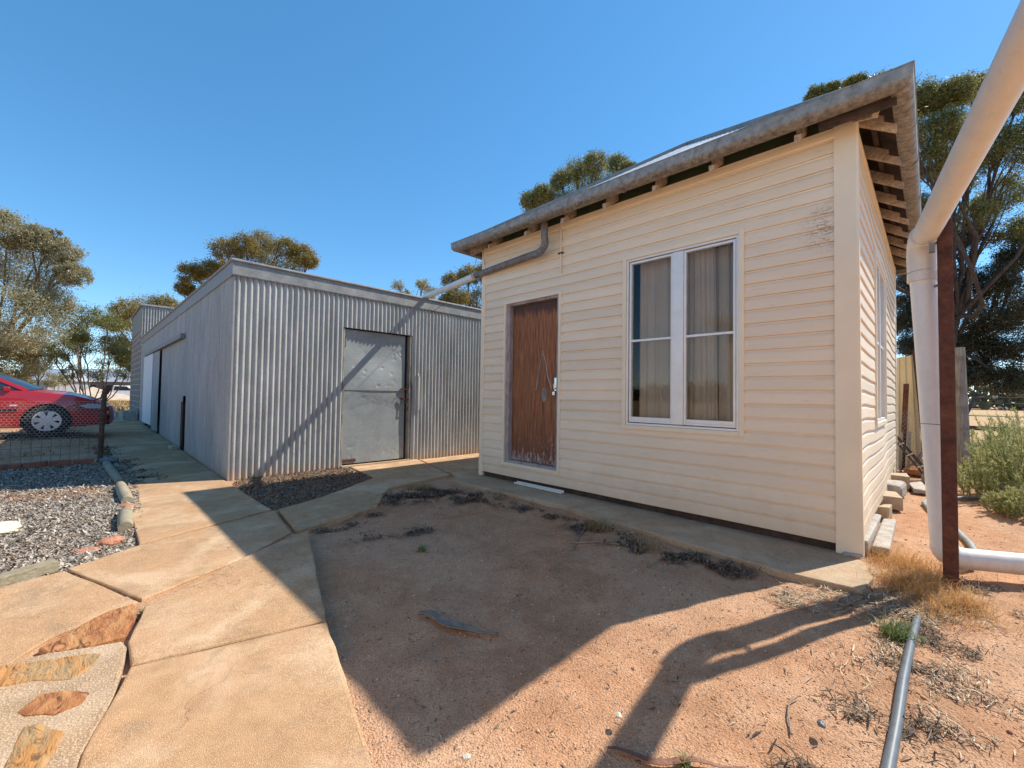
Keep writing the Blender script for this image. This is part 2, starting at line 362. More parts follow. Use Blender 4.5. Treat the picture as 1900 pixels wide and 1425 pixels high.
def m_pvc(name, base, grime):
    k = N(name); v = k.coord(); n = k.noise(k.coord((1, 1, .35)), 6, 8, .75, .4); d = k.noise(v, 24, 8, .8)
    c = k.ramp(n, [(.35, tuple(x*.86 for x in base)), (.6, base)])
    c = k.mix(k.ramp(n, [(.56, 0), (.72, grime)]), c, (.52, .40, .28))
    c = k.mix(k.ramp(d, [(.66, 0), (.70, .7)]), c, (.33, .26, .20))
    g = k.n('ShaderNodeNewGeometry'); sx = k.n('ShaderNodeSeparateXYZ'); k.l(g.outputs['Position'], sx.inputs[0])
    c = k.mix(k.ramp(k.math('ADD', sx.outputs[2], k.math('MULTIPLY', n, .2)), [(.08, .65), (.34, 0)]), c, (.58, .38, .24))
    return k.fin(c, k.ramp(n, [(.3, .32), (.7, .55)]), 0, d, .05, .002)
M = dict(
 sand=m_sand(), conc=m_concrete(), conc2=m_concrete('path_by_cabin', (.35, .24, .145), (.46, .33, .21), (.54, .42, .28), (.46, .25, .13), 300, .35),
 conc3=m_concrete('pebbled_concrete', (.28, .19, .12), (.42, .30, .19), (.52, .40, .28), (.44, .27, .15), 170, .4),
 vinyl=m_vinyl('cream_vinyl'), trim=simple('cream_trim', (.88, .73, .535), .5, var=.06, scale=3, bs=.03),
 zinc=m_zinc(dustz=.30), zinc_cap=m_zinc('zinc_flashing', (.21, .21, .205), (.33, .33, .32), .25, .5, stretch=(1, 1, 1)),
 zinc_door=m_zinc('zinc_door', (.30, .325, .33), (.40, .425, .43), .35, .4, stretch=(1, .7, 1), sc=2.2), roof=m_zinc('roof_iron', (.48, .49, .50), (.62, .63, .64), .35, .42, stretch=(1, 1, 1)),
 gutter=m_gutter(), pipegal=m_zinc('rusty_galvanised_pipe', (.12, .12, .115), (.34, .33, .32), .25, .5, rust=.16, stretch=(1, 1, 1), sc=28),
 pvc=m_pvc('white_pvc', (.80, .78, .75), .35), pvcw=m_pvc('dusty_shaded_pvc', (.76, .69, .61), .6),  # second pipe colour: dust plus the overhead run's warm shade painted in
 rafter=m_wood('rafter_timber', ((.22, .155, .11), (.56, .43, .31), (.76, .64, .50)), (12, 4, 12), True, .5, sc=3),
 oldwood=m_wood('grey_timber', ((.16, .13, .11), (.38, .34, .29), (.56, .52, .45)), (14, 14, 1.2), True, .7, sc=4),
 sleeper=m_wood('grey_sleeper', ((.19, .155, .10), (.36, .31, .21), (.52, .45, .33)), (14, 3, 14), True, .7, sc=4),
 green=simple('dark_green_paint', (.045, .06, .028), .6, var=.3), darkwood=simple('dark_bearer', (.07, .042, .03), .9, var=.5, scale=12, bs=.4),
 leaf_door=m_doorleaf(), jamb=m_wood('flaking_jamb', ((.20, .15, .14), (.42, .36, .34), (.60, .53, .50)), (6, 6, 1), False, .5, sc=9),
 alu=simple('aluminium', (.80, .77, .72), .4, .25, var=.08, bs=.03), glass=m_glass('window_glass', (.86, .85, .83), .5), curtain=simple('curtain_cloth', (.74, .66, .55), .95, var=.12, scale=2, bs=.05),
 dark=simple('dark_inside', (.03, .028, .025), .9), black=simple('black_plastic', (.018, .018, .02), .45, var=.3), rust=m_rust('rusted_steel'), rustp=m_rust('rusty_pipe', (.05, .03, .022), (.10, .06, .045), (.17, .12, .09), 20),
 white=simple('white_paint', (.74, .75, .78), .5, var=.06, scale=3, bs=.03), brickwall=m_brick('brick_wall'), redbrick=simple('red_brick', (.30, .11, .065), .9, var=.4, scale=14, bs=.5, rand=True),
 poly=simple('grey_poly_pipe', (.13, .15, .165), .42, var=.2, scale=20, bs=.05), hose=simple('grey_hose', (.26, .29, .30), .6, var=.2),
 stone_o=m_stone('orange_stone', ((.12, .05, .04), (.42, .17, .07), (.55, .27, .11), (.55, .36, .2))),
 stone_y=m_stone('ochre_stone', ((.24, .15, .08), (.46, .31, .16), (.60, .28, .09), (.58, .42, .24))),
 stone_r=m_stone('salmon_stone', ((.35, .14, .08), (.52, .22, .13), (.60, .28, .18), (.6, .38, .26)), 5),
 quartz=m_stone('pale_rock', ((.5, .32, .16), (.7, .62, .46), (.78, .74, .62), (.8, .77, .7)), 6),
 blockc=simple('cream_block', (.48, .36, .235), .9, var=.25, scale=9, bs=.4, rand=True), blockg=simple('pale_block', (.46, .41, .35), .92, var=.3, scale=12, bs=.8, bd=.012, rand=True, bscale=35),
 panel=simple('beige_sheet', (.66, .55, .33), .45, var=.08, scale=2, bs=.03), cane=simple('brown_rods', (.15, .085, .06), .7, var=.4, scale=20, rand=True), tie=simple('pale_tie', (.6, .52, .4), .8),
 wire=simple('galvanised_wire', (.42, .40, .37), .5, .4, var=.3, scale=5), wired=simple('dark_wire', (.10, .10, .10), .6, .3),
 mulch=m_island('mulch_chips', [(.08, .065, .055), (.22, .185, .15), (.38, .33, .27), (.14, .115, .095), (.52, .45, .37), (.28, .18, .11), (.64, .57, .48), (.26, .23, .20)]),
 litter=m_island('dark_leaf_litter', [(.045, .035, .028), (.10, .075, .058), (.19, .145, .105), (.065, .048, .038), (.34, .27, .20), (.13, .08, .05), (.26, .17, .10)]),
 straw=m_island('pale_straw_litter', [(.22, .15, .09), (.46, .34, .21), (.60, .48, .32), (.34, .19, .10), (.72, .60, .43), (.26, .13, .07), (.40, .34, .28)]),
 pebble=m_island('pebbles', [(.38, .18, .09), (.62, .40, .24), (.5, .26, .13), (.72, .60, .45), (.26, .14, .08), (.55, .46, .38)]),
 orangegrass=m_island('orange_dry_grass', [(.40, .18, .045), (.62, .32, .10), (.72, .46, .20), (.50, .25, .07), (.72, .55, .33)], .8, .25),
 drygrass=m_island('dry_grass', [(.28, .19, .09), (.45, .34, .17), (.22, .13, .06)], .85, .2),
 weed=m_island('green_weed', [(.10, .14, .04), (.2, .26, .09), (.30, .34, .16)], .7, .2),
 bark=m_wood('tree_bark', ((.05, .035, .028), (.11, .08, .062), (.19, .145, .115)), (6, 6, 1.5), False, .8, sc=4),
 barkpale=m_wood('pale_bark', ((.14, .10, .08), (.24, .19, .15), (.36, .31, .26)), (5, 5, 1), False, .6, sc=3),
 strip=m_wood('bark_strip', ((.20, .135, .10), (.36, .27, .20), (.50, .40, .31)), (3, 12, 12), False, .5, sc=4),
 stripr=m_wood('red_bark_strip', ((.16, .08, .05), (.30, .15, .10), (.42, .25, .18)), (3, 12, 12), False, .5, sc=4),
 car=m_carpaint(), tyre=simple('tyre', (.02, .02, .02), .85, var=.2), hub=simple('hubcap_silver', (.62, .64, .67), .3, .5, var=.05), lampglass=m_glass('headlight_glass', (.8, .8, .8), 2.),
 chrome=simple('bright_metal', (.75, .75, .75), .2, .9, var=.05), carglass=simple('car_window', (.02, .03, .04), .06, 0, var=.05, bs=0, spec=1.),
)
foliage = dict(
 olive=m_island('leaves_olive', [(.08, .095, .028), (.16, .175, .05), (.26, .25, .08), (.38, .33, .11)], .5, .35, .4),
 gold=m_island('leaves_gold', [(.10, .085, .022), (.20, .155, .04), (.32, .24, .06), (.42, .30, .08)], .5, .35, .4),
 grey=m_island('leaves_grey', [(.17, .16, .075), (.30, .28, .15), (.46, .42, .26), (.34, .23, .10)], .5, .35, .45),
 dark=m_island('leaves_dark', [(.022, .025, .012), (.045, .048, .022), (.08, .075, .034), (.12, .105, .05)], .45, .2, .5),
 shrub=m_island('leaves_shrub', [(.22, .27, .09), (.38, .42, .17), (.58, .57, .28), (.46, .40, .16)], .6, .3, .3),
)

# ------------------------------------------------------------------ ground
def axis_lines(segs):
    out = []
    for a, b, st in segs: out += list(np.arange(a, b, st))
    return out
xs = axis_lines([(-700, -100, 60), (-100, -30, 7), (-30, -11, .5), (-11, -5, .09), (-5, 1.6, .028), (1.6, 6, .12), (6, 30, 1.5), (30, 100, 10), (100, 761, 60)])
ys = axis_lines([(-700, -100, 60), (-100, -10, 6), (-10, -1.6, .4), (-1.6, 6.2, .03), (6.2, 12, .1), (12, 40, 1), (40, 100, 8), (100, 761, 60)])
X, Y = np.meshgrid(xs, ys, indexing='ij')
def vnoise(X, Y, s, seed):
    r = np.random.default_rng(seed); T = r.random((256, 256)); x = X/s; y = Y/s
    xi = np.floor(x).astype(int); yi = np.floor(y).astype(int); fx = x-xi; fy = y-yi
    fx = fx*fx*(3-2*fx); fy = fy*fy*(3-2*fy); g = lambda a, b: T[a % 256, b % 256]
    return (g(xi, yi)*(1-fx)+g(xi+1, yi)*fx)*(1-fy)+(g(xi, yi+1)*(1-fx)+g(xi+1, yi+1)*fx)*fy-.5
def gnoise(X, Y):
    near = 1/(1+(np.hypot(X+2, Y-2)/12)**4)
    return near*(.022*vnoise(X, Y, .9, 1)+.020*vnoise(X, Y, .28, 2)+.008*vnoise(X, Y, .11, 3)+.0035*vnoise(X, Y, .05, 4))
def gbase(X, Y):
    b = .0135*np.clip(-6.74-X, 0, 14)
    b = b + .07*np.clip((-10-X)/2.5, 0, 1)*np.clip((.4-Y)/.7, 0, 1)
    b = b - .022*(1/(1+np.exp((np.abs(X+2.5)-3.2)*4)))*1.0
    return b
Z = gbase(X, Y) + gnoise(X, Y) - .012
def gh(x, y):
    x = np.asarray(x, float); y = np.asarray(y, float); return gbase(x, y)+gnoise(x, y)-.012
nx, ny = X.shape
idx = np.arange(nx*ny).reshape(nx, ny)
F = np.stack([idx[:-1, :-1], idx[1:, :-1], idx[1:, 1:], idx[:-1, 1:]], -1).reshape(-1, 4)
g = np_mesh('ground', np.stack([X, Y, Z], -1).reshape(-1, 3), F, M['sand'])
g.data.polygons.foreach_set('use_smooth', [True]*len(g.data.polygons)); tag(g, kind='structure')

# ------------------------------------------------------------------ concrete paths
path = bpy.data.objects.new('concrete_path', None); COL.objects.link(path); tag(path, kind='structure')
def slab(pts, z=.012, mat='conc', jit=.004, th=.1, parent=path, name='slab'):
    b = MB(); b.slab(pts, z-th, z, .010, jit); return b.build(name, M[mat], parent)
G = lambda *ps: [gp(*p) for p in ps]
# strips of slabs beside the shed
cuts = [-6.30, -7.35, -8.55, -9.9, -11.3, -12.9, -14.6, -16.6, -19, -22, -25]
for i, (a, b) in enumerate(zip(cuts[:-1], cuts[1:])):
    slab([(b+.012, .42), (a-.012, .40), (a-.012, 1.385), (b+.012, 1.385)], .012)
slab([gp(258, 1012), gp(503, 947), (-5.55, 1.38), (-5.6, .37)], .012)
slab([(-5.615, .37), (-5.565, 1.38), (-6.28, 1.385), (-6.28, .385)], .010)
slab(G((120, 1064), (256, 1014), (512, 948), (545, 988), (568, 992), (600, 1163), (640, 1270), (680, 1440), (700, 1600), (-200, 1640), (-200, 1150), (0, 1096)), -.004, 'sand', .0, name='joint_fill')
slab(G((256, 1015), (124, 1059), (263, 1116), (470, 1029), (540, 990), (509, 949)), .014)
slab(G((517, 946), (600, 922), (695, 887), (640, 863), (700, 858), (772, 852), (835, 881), (720, 906), (700, 940), (560, 984), (547, 985)), .008)
slab([gp(776, 852), (-6.70, 4.45), (-6.70, 6.2), (-4.78, 6.2), (-4.78, 3.95), gp(842, 881)], .004)
slab([(-6.70, 6.22), (-6.70, 9.5), (-4.78, 9.5), (-4.78, 6.22)], .004)
slab(G((572, 990), (605, 1163), (243, 1249), (237, 1205), (268, 1138), (470, 1034)), .035)
slab(G((606, 1167), (640, 1270), (690, 1440), (735, 1600), (90, 1640), (150, 1420), (242, 1253)), .037)
slab(G((120, 1062), (256, 1119), (228, 1137), (100, 1183), (0, 1246), (-160, 1320), (-200, 1150), (0, 1093)), .014)
cp = slab([gp(833, 893), gp(1040, 940), gp(1250, 1005), gp(1460, 1068), gp(1600, 1100), gp(1620, 1077), (-.36, 4.06), (-.5, 4.24), (-4.74, 4.24), (-4.86, 3.80)], .022, 'conc2', .006)
flag = bpy.data.objects.new('flagstone_paving', None); COL.objects.link(flag); tag(flag, kind='structure')
slab(G((-160, 1322), (0, 1248), (90, 1222), (226, 1201), (236, 1210), (213, 1300), (152, 1421), (89, 1640), (-200, 1640)), .030, 'conc3', .008, parent=flag, name='mortar_bed')
for pts, mt in (([(248, 1128), (252, 1150), (232, 1188), (150, 1213), (85, 1222), (72, 1213), (150, 1168), (200, 1142)], 'stone_o'),
               ([(0, 1250), (60, 1241), (130, 1232), (187, 1225), (180, 1245), (130, 1275), (60, 1278), (-40, 1300), (-40, 1262)], 'stone_y'),
               ([(75, 1303), (140, 1296), (168, 1300), (150, 1322), (100, 1343), (45, 1346), (32, 1338)], 'stone_o'),
               ([(45, 1365), (75, 1360), (118, 1375), (108, 1402), (90, 1432), (60, 1460), (5, 1450), (26, 1400)], 'stone_y')):
    b = MB(); b.slab(G(*pts), -.02, .024 if pts[0][0] > 200 else .033, .006, .008, sub=.04, bulge=.004); b.build('stone', M[mt], flag)

# ------------------------------------------------------------------ scatter (loose, uncountable)
def inpoly(px, py, poly):
    c = np.zeros(len(px), bool); n = len(poly)
    for i in range(n):
        x1, y1 = poly[i][:2]; x2, y2 = poly[(i+1) % n][:2]
        hit = ((y1 > py) != (y2 > py)) & (px < (x2-x1)*(py-y1)/(y2-y1+1e-12)+x1); c ^= hit
    return c
def pts_in(poly, n):
    a = np.array([p[:2] for p in poly]); lo, hi = a.min(0), a.max(0); out = np.zeros((0, 2))
    while len(out) < n:
        q = rng.random((n*2, 2))*(hi-lo)+lo; out = np.vstack([out, q[inpoly(q[:, 0], q[:, 1], poly)]])
    return out[:n]
def chips(P, l0, l1, wr, lift=.006, tilt=.35, z=None, ang=None):
    n = len(P); L = rng.uniform(l0, l1, n); Wd = L*rng.uniform(wr*.5, wr*1.4, n)
    a = rng.uniform(0, 6.283, n) if ang is None else rng.normal(ang[0], ang[1], n)
    d = np.stack([np.cos(a), np.sin(a), rng.normal(0, tilt, n)], -1); d /= np.linalg.norm(d, axis=1)[:, None]
    s = np.stack([-np.sin(a), np.cos(a), rng.normal(0, tilt, n)], -1); s /= np.linalg.norm(s, axis=1)[:, None]
    zb = gh(P[:, 0], P[:, 1]) if z is None else z
    c = np.stack([P[:, 0], P[:, 1], zb+lift+np.abs(d[:, 2])*L*.4+rng.random(n)*lift], -1)
    curl = (rng.normal(0, .12, n)*L)[:, None]*np.array([0, 0, 1])
    A = d*L[:, None]/2; B = s*Wd[:, None]/2
    V = np.stack([c-A-B*.5-curl, c-A+B*.5-curl, c+B+curl*.3, c+A+B*.4-curl, c+A-B*.4-curl, c-B+curl*.3], 1).reshape(-1, 3)
    i = np.arange(n)[:, None]*6; Fq = np.concatenate([i+[0, 5, 2, 1], i+[5, 4, 3, 2]], 0)
    return V, Fq
def join(lst):
    V = []; Fq = []; o = 0
    for v, f in lst: V.append(v); Fq.append(f+o); o += len(v)
    return np.vstack(V), np.vstack(Fq)
bed = [gp(258, 1010), (-4.95, .42), (-5.9, .42), (-6.6, .5), (-8.0, .56), (-9.3, .58), (-9.35, -2.2), (-5.8, -2.2), (-3.9, -.45), gp(95, 1056), gp(118, 1058)]
P = pts_in(bed, 34000); P2 = pts_in([gp(258, 1010), (-4.95, .42), (-6.6, .5), (-6.8, -1.2), (-3.9, -.45), gp(118, 1058)], 26000)
V, Fq = join([chips(P, .02, .06, .28, .012, .28), chips(P2, .012, .045, .32, .016, .3)])
tag(np_mesh('bark_mulch', V, Fq, M['mulch']), 'grey wood chip mulch filling the garden bed left of the path', 'mulch', kind='stuff')
pat = G((432, 897), (500, 943), (560, 934), (640, 905), (690, 885), (640, 867), (560, 868), (450, 888))
V, Fq = chips(pts_in(pat, 11000), .015, .05, .3, .010, .3)
tag(np_mesh('mulch_patch', V, Fq, M['litter']), 'dark wood chip mulch patch at the foot of the corrugated shed', 'mulch', kind='stuff')
# dark litter lines
def line_pts(px, n, w):
    q = line_pts0(px, n*4, w); k = vnoise(q[:, 0], q[:, 1], .13, 21)+.6*vnoise(q[:, 0], q[:, 1], .05, 22)+rng.normal(0, .10, len(q)) > .10; q2 = q[k]
    return np.vstack([q2, q])[:n]
def line_pts0(px, n, w):
    q = np.array([gp(*p) for p in px]); seg = np.linalg.norm(np.diff(q, axis=0), axis=1); cum = np.r_[0, np.cumsum(seg)]
    t = rng.random(n)*cum[-1]; k = np.clip(np.searchsorted(cum, t)-1, 0, len(seg)-1); f = ((t-cum[k])/seg[k])[:, None]
    return q[k]*(1-f)+q[k+1]*f + rng.normal(0, 1, (n, 2))*w
L = [chips(line_pts([(470, 1028), (560, 985)], 900, .022), .015, .05, .25),
     chips(line_pts([(560, 985), (640, 972), (690, 955)], 260, .05), .015, .05, .25),
     chips(line_pts([(800, 905), (860, 912), (960, 938), (1060, 965), (1110, 985)], 2600, .06), .012, .045, .22, .008),
     chips(line_pts([(715, 928), (790, 915), (860, 922), (905, 925)], 5200, .14), .012, .055, .22, .014),
     chips(line_pts([(1080, 970), (1180, 1005), (1280, 1035), (1370, 1058)], 4600, .075), .012, .055, .2, .010),
     chips(line_pts([(670, 990), (740, 988), (800, 975)], 420, .06), .012, .05, .22),
     chips(line_pts([(650, 955), (700, 950)], 200, .05), .012, .05, .22),
     chips(line_pts([(124, 1062), (190, 1090), (250, 1115)], 380, .008), .01, .03, .3, .018),
     chips(line_pts([(240, 1160), (232, 1200), (262, 1130)], 420, .012), .01, .035, .3, .012),
     chips(line_pts([(275, 900), (215, 855), (190, 835)], 1700, .10), .02, .07, .25, .012),
     chips(line_pts([(1690, 1160), (1740, 1190)], 1300, .07), .012, .05, .15, .010),
     chips(line_pts([(1760, 1080), (1860, 1110)], 500, .12), .02, .06, .12, .01),
     chips(line_pts([(1665, 1230), (1740, 1250)], 420, .10), .012, .05, .13, .006),
     chips(line_pts([(1650, 1330), (1730, 1390)], 420, .10), .012, .06, .13, .006),
     chips(pts_in([(-4.6, 3.3), (-3.7, 1.6), (-2.2, 1.0), (-1.1, .2), (.6, 1.2), (1.2, 6), (0, 6), (-.2, 3.2)], 3200), .006, .028, .22, .003, .1),
     chips(line_pts([(1500, 1400), (1540, 1440)], 200, .05), .02, .07, .12, .008)]
V, Fq = join(L); tag(np_mesh('leaf_litter', V, Fq, M['litter']), 'dark leaf and bark litter gathered along the path edges', 'leaf litter', kind='stuff')
P = pts_in([(-4.8, 3.4), (-5, 2.6), (-3.9, 1.6), (-2.2, .9), (-1.2, -.6), (1.5, .5), (1.8, 6), (.2, 8), (-.2, 3.3)], 4200)
V1 = chips(P, .008, .032, .13, .003, .1)
P = line_pts([(1480, 1105), (1560, 1110), (1640, 1120), (1740, 1110)], 4300, .10)
V2 = chips(P, .015, .075, .08, .010, .2, ang=(.5, .8))
P = line_pts([(1700, 1150), (1720, 1230), (1690, 1330)], 900, .16); V3 = chips(P, .015, .07, .08, .006, .12, ang=(2.2, .6))
P = line_pts([(1640, 1060), (1730, 1100), (1860, 1120)], 1700, .13); V4 = chips(P, .015, .07, .09, .008, .18)
P = line_pts([(1130, 990), (1210, 1010)], 500, .07); V5 = chips(P, .02, .08, .10, .012, .2)
V, Fq = join([V1, V2, V3, V4, V5]); tag(np_mesh('straw_litter', V, Fq, M['straw']), 'pale dry twigs and straw scattered over the red sand', 'twigs', kind='stuff')
# pebbles
def pebbles(P, s0, s1, up=.5):
    n = len(P); s = s0*(s1/s0)**(rng.random(n)**2.2)
    base = np.array([(1, 0, 0), (0, 1, 0), (-1, 0, 0), (0, -1, 0), (0, 0, .8), (0, 0, -.8)], float)
    V = base[None]*(s[:, None, None])*rng.uniform(.6, 1.2, (n, 6, 1)); V[:, :, 2] *= .7
    a = rng.uniform(0, 6.28, n); ca, sa = np.cos(a), np.sin(a)
    x = V[:, :, 0]*ca[:, None]-V[:, :, 1]*sa[:, None]; y = V[:, :, 0]*sa[:, None]+V[:, :, 1]*ca[:, None]
    V[:, :, 0] = x+P[:, 0, None]; V[:, :, 1] = y+P[:, 1, None]; V[:, :, 2] += (gh(P[:, 0], P[:, 1])+s*up*.5)[:, None]
    f = np.array([(0, 1, 4), (1, 2, 4), (2, 3, 4), (3, 0, 4), (1, 0, 5), (2, 1, 5), (3, 2, 5), (0, 3, 5)])
    return V.reshape(-1, 3), (np.arange(n)[:, None, None]*6+f[None]).reshape(-1, 3)
yard = [(-5, 3.6), (-3.9, 1.5), (-2.25, .9), (-1.1, -.4), (1.5, .3), (2.2, 6), (.6, 11), (-.3, 9.5), (-.3, 4)]
V, Fq = join([pebbles(pts_in(yard, 20000), .0016, .006), pebbles(pts_in(yard, 1500), .004, .015), pebbles(pts_in([(-4, 1.5), (-2.25, .9), (-1.1, -.1), (1.2, .6), (.6, 3.6), (-3.5, 3.4)], 22000), .0016, .0065)])
tag(np_mesh('gravel', V, Fq, M['pebble']), 'small pale pebbles strewn over the red sand yard', 'pebbles', kind='stuff')

# blades of grass
def blades(C, n, spread, h0, h1, wd, lean=.5, mat=None, curl=.6):
    C = np.asarray(C, float); k = rng.integers(0, len(C), n); b = C[k].copy(); b[:, :2] += rng.normal(0, spread, (n, 2))
    h = rng.uniform(h0, h1, n); a = rng.uniform(0, 6.28, n); ln = np.abs(rng.normal(0, lean, n))
    d = np.stack([np.cos(a)*ln, np.sin(a)*ln, np.ones(n)], -1); d /= np.linalg.norm(d, axis=1)[:, None]
    s = np.stack([-np.sin(a+.5), np.cos(a+.5), np.zeros(n)], -1)*wd/2
    out = np.stack([np.cos(a), np.sin(a), -.4*np.ones(n)], -1)*curl
    p0 = b; p1 = b+d*(h*.45)[:, None]; p2 = b+d*(h*.8)[:, None]+out*(h*.12)[:, None]; p3 = b+d*h[:, None]+out*(h*.33)[:, None]
    V = np.stack([p0-s, p0+s, p1+s*.8, p1-s*.8, p2+s*.5, p2-s*.5, p3+s*.15, p3-s*.15], 1).reshape(-1, 3)
    i = np.arange(n)[:, None]*8
    return V, np.concatenate([i+[0, 1, 2, 3], i+[3, 2, 4, 5], i+[5, 4, 6, 7]], 0)
def gpts(px, n, w):
    q = line_pts(px, n, w); return np.column_stack([q, gh(q[:, 0], q[:, 1])])
V, Fq = join([blades(gpts([(1600, 1015), (1640, 1035), (1700, 1060), (1750, 1100)], 90, .10), 1500, .04, .04, .15, .0026, 1.1, curl=1.2),
              blades(gpts([(1690, 1085), (1755, 1130), (1790, 1125)], 70, .09), 1900, .04, .05, .19, .0026, 1.1, curl=1.2),
              blades(gpts([(1690, 1040), (1740, 1060)], 20, .08), 400, .05, .04, .15, .0026, 1.1, curl=1.2)])
tag(np_mesh('orange_grass', V, Fq, M['orangegrass']), 'wiry orange dead grass around the foot of the rusty post', 'dry grass', kind='stuff')
V, Fq = join([blades(gpts([(750, 905), (800, 905)], 20, .04), 420, .03, .04, .12, .004, .6),
              blades(gpts([(1090, 975), (1120, 985)], 10, .03), 260, .03, .04, .13, .004, .6),
              blades(gpts([(1170, 990), (1230, 1020)], 10, .06), 300, .04, .03, .09, .004, .8),
              blades(gpts([(560, 990), (640, 975)], 6, .05), 60, .02, .02, .05, .003, .8)])
tag(np_mesh('dry_tufts', V, Fq, M['drygrass']), 'small brown grass tufts along the cabin path edge', 'dry grass', kind='stuff')
def weed(px, py, n, h, sp, label, mt='weed'):
    q = gp(px, py); z = float(gh(q[0], q[1])); C = np.array([[q[0], q[1], z]])
    V, Fq = blades(C, n, sp, h*.4, h, .006, .8, curl=.8)
    o = np_mesh('weed', V, Fq, M[mt], org=(q[0], q[1], z)); tag(o, label, 'weed'); return o
weed(265, 1135, 120, .075, .018, 'little green weed growing in the crack between the concrete slabs')
weed(1665, 1175, 160, .13, .03, 'grey green weed beside the grey pipe under the orange grass')
weed(783, 1015, 60, .07, .015, 'tiny grey green weed alone in the shaded red sand')
weed(1270, 1400, 50, .05, .012, 'tiny sprouting weed on the sunlit sand near the lower edge')

# ------------------------------------------------------------------ cabin
XL, XR, Y0, YB, ZB, ZT = -4.738, -.4186, 4.1863, 9.2557, .10, 3.385
cab = thing('weatherboard_cabin', 'cream weatherboard cabin with hip iron roof and rusty brown door', 'cabin', (-2.58, 6.7, 0))
OPF = [(-4.275, -3.285, .255, 2.51), (-2.405, -1.195, .87, 2.745)]
OPS = [(5.66, 6.98, .95, 2.74)]
def wall_rects(u0, u1, z0, z1, ops):
    out = []; us = sorted(ops); u = u0
    for (a, b, c, d) in us:
        out.append((u, a, z0, z1)); out.append((a, b, z0, c)); out.append((a, b, d, z1)); u = b
    out.append((u, u1, z0, z1)); return out
b = MB()
for a, c, z0, z1 in wall_rects(XL+.1, XR-.1, ZB+.02, ZT-.01, OPF): b.box(a, c, Y0+.012, Y0+.10, z0, z1)
b.box(XL+.1, XR-.1, YB-.1, YB-.012, ZB+.02, ZT-.01); b.box(XL+.012, XL+.1, Y0+.012, YB-.012, ZB+.02, ZT-.01)
for a, c, z0, z1 in wall_rects(Y0+.012, YB-.012, ZB+.02, ZT-.01, OPS): b.box(XR-.1, XR-.012, a, c, z0, z1)
b.build('wall', M['dark'], cab)
b = MB(); b.box(XL+.1, XR-.1, Y0+.1, YB-.1, ZB+.02, ZB+.06); b.build('floor', M['dark'], cab)
b = MB(); b.box(XL+.1, XR-.1, Y0+.1, YB-.1, ZT-.06, ZT-.02); b.build('ceiling', M['dark'], cab)
NB = 27; ex = (3.315-ZB)/NB
prof0 = [(0., 0.), (.004, -.008), (.020, -.008), (.021, .0), (.017, .072), (.013, .084), (.005, .095), (.004, ex-.009), (.0, ex-.009)]
def clip_prof(zlo, zhi):
    # outer polyline from bottom to top clipped between zlo and zhi (relative)
    pl = prof0[3:8]; o = []
    def interp(z):
        for (a, b_) in zip(pl[:-1], pl[1:]):
            if a[1] <= z <= b_[1] and b_[1] > a[1]: t = (z-a[1])/(b_[1]-a[1]); return a[0]+(b_[0]-a[0])*t
        return pl[0][0] if z < pl[0][1] else pl[-1][0]
    zlo = max(zlo, 0); zhi = min(zhi, ex-.009)
    o = ([(0, 0), (.004, -.008), (.020, -.008), (.021, 0)] if zlo == 0 else [(0, zlo), (interp(zlo), zlo)]) + [p for p in pl if zlo < p[1] < zhi] + [(interp(zhi), zhi), (0, zhi)]
    return o
def boards(ua, ub, ops, fn, nu, wav):
    for i in range(NB):
        z0 = ZB+i*ex; cut = [o for o in sorted(ops) if o[2] < z0+ex-.012 and o[3] > z0+.004]
        u = ua; segs = []
        def mk(parts):
            bb = MB()
            for pr, p, q in parts:
                n = max(1, int(nu*(q-p)))
                bb.prism(pr, lambda U, o, z, z0=z0: fn(U, o, z0+z), p, q, n)
            bb.build('board', M['vinyl'], cab)
        parts = []
        start = ua
        for (a, c, zl, zh) in cut:
            parts.append((prof0, start, a)); partial = False
            if zl > z0+.012: parts.append((clip_prof(0, zl-z0), a, c)); partial = True
            if zh < z0+ex-.02: parts.append((clip_prof(zh-z0, ex), a, c)); partial = True
            if not partial: mk(parts); parts = []
            start = c
        parts.append((prof0, start, ub)); mk(parts)
boards(XL+.04, XR-.112, OPF, lambda u, o, z: (u, Y0-o+.002*math.sin(u*3.1+z*2), z+.0015*math.sin(u*4+z*9)), 5, 0)
def sidefn(u, o, z):
    w = math.sin((u-Y0)*1.9+z*.9)
    return (XR+o+.004*math.sin(u*3+z*2.), u, z+.010*w+.004*math.sin(u*5.1+z*2))
boards(Y0+.10, YB-.05, OPS, sidefn, 7, 1)
b = MB()
b.prism([(0, 3.298), (.026, 3.298), (.032, 3.310), (.032, 3.345), (.018, 3.352), (.020, 3.385), (0, 3.39)], lambda u, o, z: (u, Y0-o, z), XL+.04, XR-.11, 1)
b.build('eave_trim', M['trim'], cab)
b = MB(); b.prism([(0, 3.298), (.026, 3.298), (.032, 3.310), (.032, 3.345), (.018, 3.352), (.020, 3.385), (0, 3.39)], lambda u, o, z: (XR+o, u, z), Y0+.10, YB-.05, 1)
b.build('eave_trim', M['trim'], cab)
# corner posts
b = MB(); b.prism([(-.535, -.030), (-.395, -.034), (-.380, -.022), (-.388, .105), (-.412, .105), (-.412, .0), (-.535, .0)],
   lambda u, o, z: (o+(.014*(1-u/3.4)**3 if o > -.42 else 0), Y0+z, u), .015, 3.395, 10); b.build('corner_trim', M['trim'], cab)
b = MB(); b.box(XL-.035, XL+.042, Y0-.03, Y0+.06, .03, 3.39); b.build('corner_trim', M['trim'], cab, bevel=.004)
b = MB(); b.box(XR-.05, XR+.03, YB-.055, YB+.03, .05, 3.39); b.build('corner_trim', M['trim'], cab, bevel=.004)
